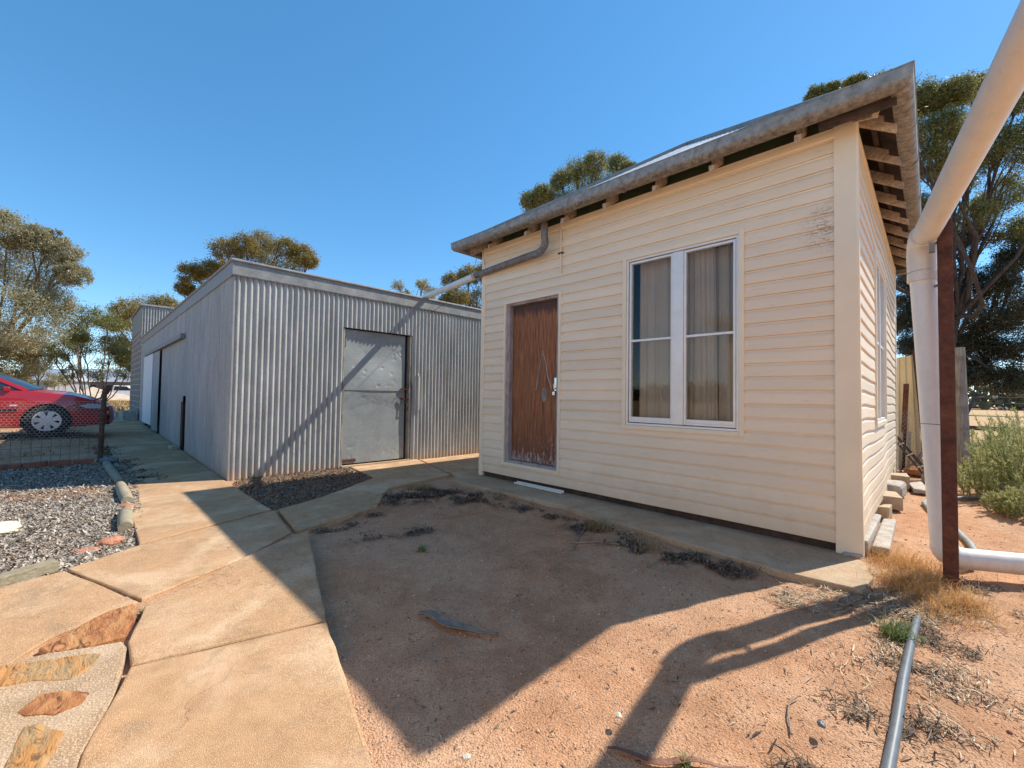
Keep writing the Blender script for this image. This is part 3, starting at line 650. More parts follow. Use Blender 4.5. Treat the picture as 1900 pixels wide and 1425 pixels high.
# back and left cladding as plain boards
for i in range(NB):
    z0 = ZB+i*ex; bb = MB(); bb.prism(prof0, lambda u, o, z, z0=z0: (XL-o, u, z0+z), Y0+.065, YB-.02, 1); bb.build('board', M['vinyl'], cab)
    bb = MB(); bb.prism(prof0, lambda u, o, z, z0=z0: (u, YB+o, z0+z), XL+.02, XR-.07, 1); bb.build('board', M['vinyl'], cab)
b = MB(); b.box(XL+.02, XR-.04, Y0+.015, Y0+.10, .0, .118); b.box(XL+.06, XL+.14, Y0+.101, YB-.02, .0, .118); b.box(XR-.12, XR-.03, Y0+.101, YB-.02, .0, .118); b.build('bearer', M['darkwood'], cab)
def frame(b, u0, u1, z0, z1, w, fn, d0, d1):
    for (a, c, e, f) in ((u0, u0+w, z0, z1), (u1-w, u1, z0, z1), (u0+w, u1-w, z0, z0+w), (u0+w, u1-w, z1-w, z1)):
        x0, y0, _ = fn(a, d0, 0); x1, y1, _ = fn(c, d1, 0)
        b.box(min(x0, x1), max(x0, x1), min(y0, y1), max(y0, y1), e, f)
ff = lambda u, o, z: (u, Y0-o, z)
fs_ = lambda u, o, z: (XR+o, u, z)
# door
b = MB(); frame(b, -4.29, -3.27, .24, 2.525, .038, ff, -.01, .030); b.build('door_trim', M['trim'], cab, bevel=.003)
b = MB(); b.box(-4.252, -4.185, Y0-.004, Y0+.11, .278, 2.487); b.box(-4.185, -3.352, Y0+.0, Y0+.11, 2.455, 2.487); b.box(-3.352, -3.308, Y0+.002, Y0+.11, .278, 2.487); b.box(-4.185, -3.352, Y0-.0, Y0+.11, .278, .312)
b.build('door_frame', M['jamb'], cab, bevel=.003)
b = MB(); b.box(-4.18, -3.357, Y0+.060, Y0+.098, .318, 2.450); dl = b.build('door', M['leaf_door'], cab, bevel=.003)
b = MB(); b.box(-3.415, -3.365, Y0+.040, Y0+.058, 1.27, 1.44); b.tube([(-3.39, Y0+.05, 1.30), (-3.39, Y0+.01, 1.30), (-3.39, Y0+.01, 1.36)], .011, 8); b.box(-3.41, -3.372, Y0-.006, Y0+.03, 1.215, 1.262); b.build('latch', M['chrome'], dl, bevel=.003)
b = MB(); ov = [(-3.60+.045*math.cos(t), 1.22+.095*math.sin(t)) for t in [i*math.pi/9 for i in range(18)]]
b.prism([(p[0], p[1]) for p in ov], lambda u, o, z: (o, u, z), Y0+.057, Y0+.0605, 1); b.build('patch', M['jamb'], dl)
for pts in ([(-3.74, 1.28), (-3.70, 1.50), (-3.655, 1.72), (-3.62, 1.80)], [(-3.64, 1.80), (-3.58, 1.66), (-3.54, 1.46), (-3.475, 1.30)]):
    b = MB(); L_, R_ = [], []
    for (x, z) in pts: w_ = random.uniform(.006, .013); L_.append((x-w_, Y0+.0585, z)); R_.append((x+w_, Y0+.0585, z))
    b.add(L_+R_, [(i, i+1, i+1+len(pts), i+len(pts)) for i in range(len(pts)-1)]); b.build('scratch', M['jamb'], dl)
# front window
win = MB(); frame(win, -2.412, -1.188, .862, 2.752, .045, ff, -.01, .034); w0 = win.build('window', M['trim'], cab, bevel=.004)
b = MB(); frame(b, -2.366, -1.234, .908, 2.706, .022, ff, -.05, .020); b.build('frame', M['alu'], w0, bevel=.003)
b = MB(); b.box(-1.852, -1.742, Y0-.020, Y0+.045, .937, 2.677); b.build('mullion', M['jamb' if False else 'alu'], w0, bevel=.004)
for (a, c) in ((-2.337, -1.853), (-1.741, -1.263)):
    b = MB(); frame(b, a, c, .938, 2.676, .022, ff, -.045, .006); b.box(a+.022, c-.022, Y0-.004, Y0+.035, 1.803, 1.827); b.box(a+.022, c-.022, Y0+.0, Y0+.04, .96, .995); b.build('sash', M['alu'], w0, bevel=.002)
    for (z0, z1) in ((.995, 1.803), (1.827, 2.654)):
        b = MB(); b.box(a+.022, c-.022, Y0+.020, Y0+.024, z0, z1); b.build('pane', M['glass'], w0)
def curtain(u0, u1, z0, z1, fn, dep, seed):
    r = random.Random(seed); ph = [r.uniform(0, 6) for _ in range(4)]; n = 150; vs = []; nz = 6
    for j in range(nz+1):
        z = z1+(z0-z1)*j/nz
        for i in range(n+1):
            t = i/n; u = u0+(u1-u0)*t
            o = .010*math.sin(t*31+ph[0]+1.5*math.sin(t*5+ph[1])+j*.1)+.005*math.sin(t*67+ph[2]+2*math.sin(t*7)+j*.25)+.006*math.sin(t*11+j*.5+ph[3])
            spread = 1+.10*(j/nz)
            vs.append(fn(u0+(u-u0)*spread if spread else u, -dep+o, z))
    fs = [(j*(n+1)+i, j*(n+1)+i+1, (j+1)*(n+1)+i+1, (j+1)*(n+1)+i) for j in range(nz) for i in range(n)]
    bb = MB(); bb.add(vs, fs); bb.build('curtain', M['curtain'], w0, smooth=True, ang=180)
curtain(-2.30, -1.80, .78, 2.70, ff, .15, 1); curtain(-1.82, -1.50, .78, 2.70, ff, .15, 2); curtain(-1.56, -1.18, .78, 2.70, ff, .20, 3)
# side window
b = MB(); frame(b, 5.64, 7.0, .93, 2.76, .05, fs_, -.01, .036); w1 = b.build('window', M['trim'], cab, bevel=.004)
b = MB(); frame(b, 5.69, 6.95, .98, 2.71, .03, fs_, -.05, .022); b.box(XR-.03, XR+.02, 6.29, 6.35, 1.01, 2.68); b.box(XR-.03, XR+.01, 5.72, 6.29, 1.83, 1.86); b.box(XR-.03, XR+.01, 6.35, 6.92, 1.83, 1.86); b.build('frame', M['alu'], w1, bevel=.003)
for (a, c) in ((5.72, 6.29), (6.35, 6.92)):
    for (z0, z1) in ((1.01, 1.83), (1.86, 2.68)):
        b = MB(); b.box(XR-.022, XR-.018, a, c, z0, z1); b.build('pane', M['glass'], w1)
b = MB(); b.box(XR-.2, XR-.19, 5.6, 7.0, .9, 2.8); b.build('curtain', M['curtain'], w1)
# roof
SL = .656; EX0, EX1, EY0, EY1 = -5.03, -.10, 3.84, 9.60; ZE = 3.395
hw = (EX1-EX0)/2; XM = (EX0+EX1)/2; ZA = ZE+hw*SL; RY0, RY1 = EY0+hw, EY1-hw
def roof_z(x, y): return ZE+SL*min(x-EX0, EX1-x, y-EY0, EY1-y)
def hipface(fn, w, lo, hi):
    bb = MB(); n = int(w/.0127); vs = []; fs = []
    for i in range(n+1):
        u = w*i/n; top = lo(u); zo = .009*math.sin(u/.076*2*math.pi)
        for j in range(4):
            v = top*j/3; vs.append(fn(u, v, zo))
    for i in range(n):
        for j in range(3): fs.append((i*4+j, (i+1)*4+j, (i+1)*4+j+1, i*4+j+1))
    bb.add(vs, fs); return bb.build('roof', M['roof'], cab, smooth=True, ang=180)
hipface(lambda u, v, zo: (EX0+u, EY0+v, ZE+v*SL+zo+.012), EX1-EX0, lambda u: min(u, EX1-EX0-u), 0)
hipface(lambda u, v, zo: (EX0+u, EY1-v, ZE+v*SL+zo+.012), EX1-EX0, lambda u: min(u, EX1-EX0-u), 0)
hipface(lambda u, v, zo: (EX1-v, EY0+u, ZE+v*SL+zo+.012), EY1-EY0, lambda u: min(u, EY1-EY0-u, hw), 0)
hipface(lambda u, v, zo: (EX0+v, EY0+u, ZE+v*SL+zo+.012), EY1-EY0, lambda u: min(u, EY1-EY0-u, hw), 0)
b = MB()
a1 = (XM, RY0, ZA+.03); a2 = (XM, RY1, ZA+.03)
for cx, cy, a in ((EX0, EY0, a1), (EX1, EY0, a1), (EX0, EY1, a2), (EX1, EY1, a2)): b.tube([(cx, cy, ZE+.03), a], .035, 8)
b.tube([a1, a2], .04, 8); b.build('ridge_cap', M['zinc_cap'], cab, smooth=True)
bb = MB()
q4 = [(EX0+.03, EY0+.03), (EX1-.03, EY0+.03), (EX1-.03, EY1-.03), (EX0+.03, EY1-.03)]; zz0 = ZE-.015+.03*SL; ap1 = (XM, RY0, ZA-.02); ap2 = (XM, RY1, ZA-.02)
bb.add([(*q, zz0) for q in q4]+[ap1, ap2], [(0, 1, 4), (1, 2, 5, 4), (2, 3, 5), (3, 0, 4, 5)]); bb.build('dark_undersheet', M['darkwood'], cab)  # dark sheet added under the iron; its colour darkens the gaps between rafters
# rafters with notched tails : profile in (distance outwards from wall, z)
def rafter(fn, end=.235):
    zb = lambda o: 3.415-(o)*SL
    e = end+random.uniform(-.008, .008)
    pr = [(-.35, zb(-.35)), (e, zb(e)), (e, zb(e)+.062), (e-.072, zb(e-.072)+.060), (e-.072, zb(e-.072)+.108), (-.35, zb(-.35)+.108)]
    bb = MB(); w = .046
    bb.prism(pr, lambda u, o, z: fn(o, u, z), -w/2, w/2, 1); return bb.build('rafter', M['rafter'], cab, bevel=.003)
for x in (-.74, -1.40, -1.95, -2.52, -3.10, -3.70, -4.40): rafter(lambda o, u, z, x=x: (x+u, Y0-o, z))
for y in (4.30, 4.92, 5.50, 6.08, 6.66, 7.24, 7.82, 8.40, 9.0): rafter(lambda o, u, z, y=y: (XR+o, y+u, z), .25)
for y in (4.5, 5.4, 6.3, 7.2, 8.1, 9.0): rafter(lambda o, u, z, y=y: (XL-o, y+u, z))
for x in (-.9, -1.9, -2.9, -3.9): rafter(lambda o, u, z, x=x: (x+u, YB+o, z))
# hip rafters ends
for cx, cy, sx, sy in ((XR, Y0, 1, -1), (XL, Y0, -1, -1)):
    b = MB(); b.bar((cx-sx*.5, cy-sy*.5, 3.45+.5*SL), (cx+sx*.16, cy+sy*.16, 3.45-.16*SL), .046, .12); b.build('hip_rafter', M['rafter'], cab, bevel=.003)
# outrigger board beside the front gutter at the corner
b = MB(); b.bar((-.60, 3.955, 3.335), (-.150, 3.955, 3.335), .035, .09); b.build('eave_board', M['darkwood'], cab)
# battens under the roof and green boards between rafters
b = MB()
for o in (.10, -.2):
    z = 3.415-o*SL+.127
    b.bar((XL-o, Y0-o, z), (XR+o, Y0-o, z), .035, .03); b.bar((XR+o, Y0-o+.04, z), (XR+o, YB+o, z), .035, .03); b.bar((XL-o, Y0-o+.04, z), (XL-o, YB+o, z), .035, .03)
b.build('batten', M['darkwood'], cab)
b = MB(); b.box(XL+.02, XR-.02, Y0+.015, Y0+.04, ZT+.006, 3.53); b.box(XR-.045, XR-.02, Y0+.041, YB-.03, ZT+.006, 3.53); b.build('frieze_board', M['green'], cab)
# gutter
GP = [(.0, .085), (.0, .012), (.02, .002), (.06, .0), (.088, .008), (.110, .030), (.118, .052), (.119, .118), (.125, .121), (.124, .127), (.112, .126),
      (.114, .112), (.113, .054), (.106, .034), (.085, .013), (.06, .004), (.02, .006), (.004, .014), (.004, .085)]
ZG = 3.328; cx0, cx1, cy0, cy1 = -4.945, -.180, 3.912, 9.53
cor = [((cx0, cy0), (-1, -1)), ((cx1, cy0), (1, -1)), ((cx1, cy1), (1, 1)), ((cx0, cy1), (-1, 1))]
for i in range(4):
    (p, d), (q, e) = cor[i], cor[(i+1) % 4]; bb = MB(); n = len(GP); nu = 24; vs = []; fs = []
    for j in range(nu+1):
        t = j/nu; sag = -.004*math.sin(t*9+i)*(1 if 0 < j < nu else 0)
        for (o, z) in GP:
            ax = p[0]+d[0]*o; ay = p[1]+d[1]*o; bx = q[0]+e[0]*o; by = q[1]+e[1]*o
            vs.append((ax+(bx-ax)*t, ay+(by-ay)*t, ZG+z+sag))
    for j in range(nu):
        for k in range(n): fs.append((j*n+k, (j+1)*n+k, (j+1)*n+(k+1) % n, j*n+(k+1) % n))
    bb.add(vs, fs); bb.build('gutter', M['gutter'], cab, smooth=True, ang=50)
JP = [(o+.0035*(1 if o > .03 else -0), z-.0035) for (o, z) in GP[1:9]]
for x in (-4.55, -3.85, -2.9, -2.25, -1.5, -.82, -.78, -.62):
    bb = MB(); bb.prism(JP+[(o-.002, z+.003) for o, z in reversed(GP[1:9])], lambda u, o, z: (u, cy0-o, ZG+z), x-.010, x+.010, 1); bb.build('gutter_joint', M['gutter'], cab, smooth=True, ang=50)
for y in (4.5, 5.2, 6.2, 7.2, 8.3):
    bb = MB(); bb.prism(JP+[(o-.002, z+.003) for o, z in reversed(GP[1:9])], lambda u, o, z: (cx1+o, u, ZG+z), y-.012, y+.012, 1); bb.build('gutter_joint', M['gutter'], cab, smooth=True, ang=50)
# downpipe
def arc(p, c, q, n=8):
    p, c, q = Vector(p), Vector(c), Vector(q); return [(p*(1-t)**2+c*2*t*(1-t)+q*t*t) for t in [i/n for i in range(n+1)]]
dp = [Vector((-3.40, 3.97, 3.36)), Vector((-3.40, 3.98, 3.20))]+arc((-3.40, 3.99, 3.13), (-3.42, 4.02, 3.01), (-3.66, 4.06, 3.035), 12)+[Vector((-4.2, 4.10, 3.03)), Vector((-4.93, 4.13, 3.005))]
b = MB(); b.tube(dp, [.046*(1+.035*(i % 2) if 2 < i < 14 else 1) for i in range(len(dp))], 16); dpo = b.build('downpipe', M['pipegal'], cab, smooth=True)
b = MB(); b.tube([(-4.88, 4.13, 3.006), (-5.6, 4.30, 3.03), (-6.74, 4.52, 3.06), (-7.3, 4.64, 3.06)], .052, 16); b.build('plastic_extension', M['pvc'], dpo, smooth=True)
b = MB(); b.tube([(-4.75, 4.06, 3.33), (-4.98, 4.15, 3.06)], .003, 5); b.tube([(-4.70, 4.10, 3.40), (-4.62, 4.08, 3.10)], .003, 5); b.tube([(-4.9, 4.16, 2.98), (-5.9, 4.45, 2.86), (-6.73, 4.6, 2.75)], .004, 5); b.build('tie_wire', M['wired'], dpo)
b = MB(); b.tube([(-3.275, Y0-.035, 3.40), (-3.275, Y0-.035, 2.74)], .011, 8); cd = b.build('conduit', M['trim'], cab, smooth=True)
b = MB(); b.box(-3.31, -3.24, Y0-.052, Y0-.018, 2.985, 3.0); b.build('clip', M['rustp'], cd)
# metal strip lying on the path
t = thing('metal_strip', 'long pale metal channel lying on the concrete below the brown door', 'metal channel', (-3.57, 4.12, .03))
b = MB(); b.bar((-3.96, 4.11, .036), (-3.17, 4.11, .036), .05, .012); b.bar((-3.96, 4.135, .047), (-3.17, 4.135, .047), .006, .03); b.bar((-3.96, 4.085, .044), (-3.17, 4.085, .044), .006, .025); b.build('channel', M['alu'], t)

# ------------------------------------------------------------------ corrugated shed
SX, SY, SE = -6.7446, 1.4142, -19.45
shed = thing('corrugated_shed', 'long low grey corrugated iron shed with a flat patched door', 'shed', (-12, 4, 0))
PIT = .0762
def corr(u0, u1, z0, z1, fn, parent=shed, mat='zinc', name='sheet', nz=6, zf=None, amp=.0118, seed=0):
    r = random.Random(seed); n = max(4, int((u1-u0)/PIT*14)); vs = []; fs = []
    for i in range(n+1):
        u = u0+(u1-u0)*i/n; o = amp*(math.sin(u/PIT*2*math.pi)+.05*math.sin(u/PIT*6*math.pi))
        for j in range(nz+1):
            za = (zf(u) if zf else z0); z = za+(z1-za)*j/nz
            vs.append(fn(u, o+.0025*math.sin(u*3.3+z*2.1+seed), z))
    for i in range(n):
        for j in range(nz): fs.append((i*(nz+1)+j, (i+1)*(nz+1)+j, (i+1)*(nz+1)+j+1, i*(nz+1)+j+1))
    bb = MB(); bb.add(vs, fs); return bb.build(name, M[mat], parent, smooth=True, ang=180)
fx = lambda u, o, z: (SX+o, u, z)
fy = lambda u, o, z: (u, SY-o, z)
Ys = [SY+.002, 2.18, 2.935]
for i in range(2): corr(Ys[i], Ys[i+1], -.02, 2.84, lambda u, o, z, i=i: (SX+o+.001*i, u, z), seed=i)
corr(2.935, 3.58, 2.27, 2.84, fx, seed=3); corr(3.58, 4.225, 2.27, 2.84, lambda u, o, z: (SX+o+.001, u, z), seed=4)
Ys = [4.225, 4.98, 5.74, 6.50, 7.26, 8.02, 8.8, 9.6]
for i in range(7): corr(Ys[i], Ys[i+1], -.02, 2.84, lambda u, o, z, i=i: (SX+o+.001*(i % 2), u, z), seed=5+i)
# left wall
gzl = lambda u: gz(u, SY)-.02
x = SX-.0; i = 0
while x > SE+.1:
    x2 = max(SE, x-.762)
    if not (x2 < -13.95 and x > -17.3) and not (x > -10.72 and x2 < -10.0):
        corr(x2, x, 0, 2.84, lambda u, o, z, i=i: (u, SY-o-.001*(i % 2), z), zf=gzl, seed=20+i, nz=3)
    elif x > -10.72 and x2 < -10.0:
        corr(x2, x, 1.10, 2.84, lambda u, o, z, i=i: (u, SY-o-.001*(i % 2), z), seed=20+i, nz=3)
        lo, hi = max(x2, -10.62), min(x, -10.18)
        if x2 < lo: corr(x2, lo, 0, 1.10, lambda u, o, z, i=i: (u, SY-o-.001*(i % 2), z), zf=gzl, seed=50+i, nz=2)
        if hi < x: corr(hi, x, 0, 1.10, lambda u, o, z, i=i: (u, SY-o-.001*(i % 2), z), zf=gzl, seed=60+i, nz=2)
    else:
        corr(x2, x, 2.24, 2.84, lambda u, o, z, i=i: (u, SY-o-.001*(i % 2), z), seed=20+i, nz=2)
        lo, hi = max(x2, -13.86), x
        if hi > -13.86: corr(lo, hi, 0, 2.24, lambda u, o, z, i=i: (u, SY-o-.001*(i % 2), z), zf=gzl, seed=70+i, nz=2)
        lo, hi = x2, min(x, -17.35)
        if lo < -17.35: corr(lo, hi, 0, 2.24, lambda u, o, z, i=i: (u, SY-o-.001*(i % 2), z), zf=gzl, seed=80+i, nz=2)
    x = x2; i += 1
b = MB(); b.box(SE, SX-.03, SY+.10, SY+.12, -.02, 2.82); b.box(SX-.16, SX-.14, SY+.12, 9.6, -.02, 2.82); b.box(SE, SX-.03, 9.58, 9.62, -.02, 2.82); b.box(SE, SE+.03, SY+.12, 9.58, -.02, 2.82); b.build('light_block_lining', M['dark'], shed)  # dark panels and rear walls added inside the shed to block light
b = MB(); b.bar((SX-.008, SY+.008, -.02), (SX-.008, SY+.008, 2.84), .022, .022, up=(1, 0, 0)); b.build('corner_flashing', M['zinc'], shed)
b = MB(); b.box(SE, SX-.03, SY+.03, 9.6, 2.845, 2.87); b.build('roof', M['roof'], shed)
# slanted flashing cap: fascia + rolled top
cap = [(.026, 2.785), (.030, 2.80), (.030, 2.965), (.046, 2.972), (.054, 2.985), (.052, 3.002), (.03, 3.014), (-.10, 3.012), (-.10, 3.0), (.02, 3.0), (.025, 2.975), (.025, 2.79)]
b = MB(); b.prism(cap, lambda u, o, z: (SX+o, u-(o+.0 if u < 2 else 0), z), SY, 9.6, 1); b.build('flashing', M['zinc_cap'], shed)
b = MB(); b.prism(cap, lambda u, o, z: (u+(o if u > -8 else 0), SY-o, z), SE, SX, 1); b.build('flashing', M['zinc_cap'], shed)
b = MB()
for y in np.arange(1.55, 9.4, .457): b.add(*[(lambda c: ([(c[0], c[1]-.007, c[2]), (c[0], c[1], c[2]-.007), (c[0], c[1]+.007, c[2]), (c[0], c[1], c[2]+.007), (c[0]+.006, c[1], c[2])], [(0, 1, 4), (1, 2, 4), (2, 3, 4), (3, 0, 4)]))((SX+.033, y, 2.80))][0])
b.build('rivet', M['zinc'], shed)
# door with two flat sheets, slightly buckled
def flat_sheet(y0, y1, z0, z1, x, seed, mat, parent, name):
    r = np.random.default_rng(seed); n, k = 60, 60; yy = np.linspace(y0, y1, n); zz = np.linspace(z0, z1, k); A, B = np.meshgrid(yy, zz, indexing='ij')
    D = .016*np.sin((A-y0)/(y1-y0)*math.pi)*np.sin((B-z0)/(z1-z0)*math.pi*1.6+seed)+.006*vnoise(A, B, .35, seed)
    for _ in range(26):
        cy, cz = r.uniform(y0+.05, y1-.05), r.uniform(z0+.05, z1-.05)
        for _ in range(3): D -= .006*np.exp(-(((A-cy-r.normal(0, .02))**2+(B-cz-r.normal(0, .02))**2)/.00022))
    V = np.stack([x+D, A, B], -1).reshape(-1, 3); id_ = np.arange(n*k).reshape(n, k)
    Fq = np.stack([id_[:-1, :-1], id_[1:, :-1], id_[1:, 1:], id_[:-1, 1:]], -1).reshape(-1, 4)
    o = np_mesh(name, V, Fq, M[mat], parent); o.data.polygons.foreach_set('use_smooth', [True]*len(o.data.polygons)); return o
b = MB(); b.box(SX-.105, SX-.075, 2.985, 4.115, .05, 2.255); ld = b.build('door', M['zinc_door'], shed)
flat_sheet(2.985, 4.110, 1.255, 2.235, SX-.062, 1, 'zinc_door', ld, 'upper_sheet'); flat_sheet(2.975, 4.125, .045, 1.262, SX-.072, 2, 'zinc_door', ld, 'lower_sheet')
b = MB(); b.box(SX-.12, SX-.008, 2.945, 2.972, -.01, 2.26); b.build('door_jamb', M['oldwood'], shed); b = MB(); b.box(SX-.12, SX-.008, 4.185, 4.222, -.01, 2.26); b.build('door_jamb', M['oldwood'], shed)
b = MB(); b.box(SX-.135, SX-.13, 2.94, 4.22, 0, 2.3); b.build('doorway_dark', M['dark'], shed)
b = MB(); b.bar((SX-.045, 4.03, 1.29), (SX-.02, 4.17, 1.29), .02, .03); b.bar((SX-.045, 4.02, 1.12), (SX-.01, 4.17, 1.11), .02, .03); b.tube([(SX-.03, 4.08, 1.30), (SX-.01, 4.03, 1.22)], .008, 6); b.tube([(SX-.03, 4.10, 1.1), (SX-.0, 4.16, .98), (SX-.03, 4.15, .9)], .008, 6); b.build('latch', M['rust'], ld)
b = MB(); b.box(SX-.06, SX-.045, 2.975, 3.22, .075, .12); b.box(SX-.06, SX-.04, 2.965, 3.0, 1.95, 2.15); b.build('hinge', M['rust'], ld)
b = MB(); b.tube([(SX+.02, 4.345, 1.58), (SX+.045, 4.355, 1.50), (SX+.045, 4.375, .95), (SX+.02, 4.378, .9)], .012, 6); b.build('handle_bar', M['pvcw'], shed, smooth=True)
b = MB(); b.bar((SX+.02, 2.95, .022), (SX+.03, 4.2, .018), .06, .025); b.build('door_sill', M['conc2'], shed)
# sliding door + track
b = MB(); b.box(-17.5, -15.2, SY-.075, SY-.045, .24, 2.22); b.build('sliding_door', M['white'], shed, bevel=.004)
corr(-15.15, -13.98, 0, 2.22, lambda u, o, z: (u, SY-.05-o, z), zf=lambda u: .15, seed=90, nz=2, mat='zinc', name='sliding_leaf')
b = MB(); b.box(-17.3, -10.45, SY-.09, SY-.02, 2.24, 2.33); b.build('door_track', M['zinc_cap'], shed)
b = MB(); b.box(-10.62, -10.42, SY-.02, SY+.01, .06, .98); b.build('plank', M['darkwood'], shed)
b = MB(); b.box(-18.05, -17.92, SY-.05, SY-.018, 1.15, 1.35); b.build('latch_box', M['zinc_cap'], shed)

# ------------------------------------------------------------------ brick building behind
br = thing('brick_building', 'tall narrow end of a brick building with corrugated parapet beyond the shed', 'building', (-22, 4, 0))
b = MB(); b.box(-23.6, SE-.06, 1.40, 8, 0, 3.3); b.build('wall', M['brickwall'], br)
b = MB(); b.box(-23.6, SE-.06, 1.39, 8, 3.302, 4.15); b.build('upper_wall', M['zinc_cap'], br)
corr(1.40, 5.8, 2.9, 4.12, lambda u, o, z: (SE-.03+o*1.4, u, z), br, 'zinc_cap', 'parapet', 3, seed=5)
b = MB(); b.box(-23.65, SE+.02, 1.34, 8.05, 4.152, 4.21); b.build('capping', M['zinc_cap'], br)

# ------------------------------------------------------------------ rusty post and white drain pipes
t = thing('rusty_post', 'rusted square steel post standing in front of the cabin corner', 'post', (.085, 4.03, 0))
b = MB(); bs = .05
for (a, c) in (((.085, 4.03, -.1), (.075, 4.03, 2.42)),):
    b.bar(a, c, .074, .074, up=(0, 1, 0))
b.build('post_shaft', M['rust'], t, bevel=.008)
pv = thing('white_drain_pipe', 'thick white plastic drain pipe running overhead and down beside the rusty post', 'drain pipe', (.0, 4.0, 0))
top = Vector((-.036, 4.14, 2.16)); bot = Vector((.057, 4.29, .17))
b = MB(); b.tube([bot, top], .070, 28); b.build('upright', M['pvc'], pv, smooth=True)
el = arc(top+Vector((0, 0, -.04)), (-.045, 4.15, 2.335), (-.02, 4.00, 2.335), 8)
b = MB(); b.tube(el, .078, 28); b.build('elbow', M['pvcw'], pv, smooth=True)
sl_dir = Vector((.30, -1.62, .24))
b = MB(); b.tube([Vector((-.02, 4.02, 2.335)), Vector((-.02, 4.02, 2.335))+sl_dir*3.2], .070, 28); b.build('overhead_run', M['pvcw'], pv, smooth=True)
b = MB(); b.tube([(-.035, 4.14, 2.05), (-.035, 4.14, 2.11)], .080, 28); b.build('joint_collar', M['pvcw'], pv, smooth=True)
b = MB(); b.tube([(-.022, 4.06, 2.331), (-.019, 4.00, 2.338)], .0805, 28); b.build('joint_collar', M['pvcw'], pv, smooth=True)
el = arc((.057, 4.29, .20), (.058, 4.292, .115), (.15, 4.345, .115), 8)
b = MB(); b.tube(el, .075, 28); b.build('elbow', M['pvc'], pv, smooth=True)
b = MB(); b.tube([(.14, 4.34, .115), (1.9, 5.36, .10)], .070, 28); b.build('ground_run', M['pvc'], pv, smooth=True)
b = MB(); b.tube([(.50, 4.548, .113), (.506, 4.5515, .113)], .0745, 28); b.build('joint_collar', M['cane'], pv, smooth=True)
b = MB(); b.tube([(.0155, 4.2235, 1.04), (.0157, 4.2238, 1.044)], .0712, 28); b.build('joint_line', M['wired'], pv, smooth=True)
b = MB(); b.tube([(.0, 4.16, 2.0), (.06, 4.06, 2.0)], .010, 8); b.box(.0, .03, 3.93, 3.975, 2.20, 2.26); b.build('bracket', M['zinc_cap'], pv)
hs_ = thing('unseen_house', 'unseen cream house added behind the viewpoint for warm bounce, met by the overhead white pipe', 'house', (3.5, -3.4, 0))
b = MB(); b.box(-3.2, 9.0, -5.0, -1.6, -.1, 2.85); b.build('wall', simple('bounce_wall_paint', (.86, .69, .50), .8, var=.1, scale=2), hs_)  # unseen wall, added wide and cream to bounce warm light onto the cabin
b = MB(); b.box(-3.6, 9.4, -5.4, -1.25, 2.852, 3.0); b.build('eave', M['zinc_cap'], hs_)
b = MB(); b.box(1.2, 2.1, -1.598, -1.56, 0, 2.05); b.build('door', M['jamb'], hs_)
# grey pipe in the foreground
pp = [gp(1706, 1120), gp(1700, 1150), gp(1688, 1200), gp(1676, 1260), gp(1664, 1330), gp(1645, 1425), gp(1615, 1560), gp(1560, 1800)]
b = MB(); b.tube([(p[0], p[1], float(gh(p[0], p[1]))+.018-(.035 if i == 0 else 0)) for i, p in enumerate(pp)], .0185, 14)
tag(b.build('poly_pipe', M['poly'], smooth=True), 'grey plastic water pipe lying along the sunlit sand', 'pipe')
pp = [(.6, 8.3), (.25, 7.9), (-.02, 7.5), (-.07, 7.05), (.0, 6.6), (.10, 6.2), (.20, 5.6), (.245, 5.1), (.20, 4.6), (.13, 4.45)]
b = MB(); q = []
for i in range(len(pp)-1):
    for k in range(5):
        s = k/5; q.append((pp[i][0]*(1-s)+pp[i+1][0]*s, pp[i][1]*(1-s)+pp[i+1][1]*s))
b.tube([(x, y, float(gh(x, y))+.03) for x, y in q], [.021*(1+.06*(i % 2)) for i in range(len(q))], 10)
tag(b.build('hose', M['hose'], smooth=True), 'ribbed grey hose looping on the sand behind the rusty post', 'hose')

# ------------------------------------------------------------------ things along the cabin's side
def blk(name, label, x0, x1, y0, y1, z0, z1, mat, rz=0., cat='block', bev=.014, jit=.016):
    cx, cy = (x0+x1)/2, (y0+y1)/2; b = MB(); hx, hy = (x1-x0)/2, (y1-y0)/2
    c, s = math.cos(rz), math.sin(rz); vs = []
    for z in (z0, z1):
        for (i, j) in ((-1, -1), (1, -1), (1, 1), (-1, 1)):
            x, y = i*hx+random.uniform(-jit, jit), j*hy+random.uniform(-jit, jit); vs.append((cx+x*c-y*s, cy+x*s+y*c, z+random.uniform(-jit, jit)))
    b.add(vs, [(0, 3, 2, 1), (4, 5, 6, 7), (0, 1, 5, 4), (1, 2, 6, 5), (2, 3, 7, 6), (3, 0, 4, 7)])
    o = b.build(name, M[mat], org=(cx, cy, z0), bevel=bev); tag(o, label, cat); return o
blk('rough_footing', 'rough white broken footing block along the cabin side wall nearest the corner', -.50, -.365, 4.42, 5.6, -.03, .085, 'blockg', jit=.012)
blk('concrete_slab', 'flat pale concrete slab lying beside the rough white footing', -.35, -.25, 4.50, 5.7, -.03, .03, 'blockg')
blk('broken_block', 'crumbling white lump of concrete under the front corner post of the cabin', -.50, -.38, 4.12, 4.28, -.02, .06, 'blockg', .1, jit=.03, bev=.02)
blk('stone_block', 'left cream sandstone block of the pair beneath the side wall', -.52, -.41, 5.80, 6.0, -.02, .12, 'blockc', .15)
blk('stone_block', 'right cream sandstone block of the pair beneath the side wall', -.395, -.30, 5.86, 6.1, -.02, .11, 'blockc', -.1)
blk('flat_stone', 'flat tan stone resting behind the pair of sandstone blocks', -.50, -.27, 6.45, 6.85, -.02, .13, 'blockc', .2, cat='stone')
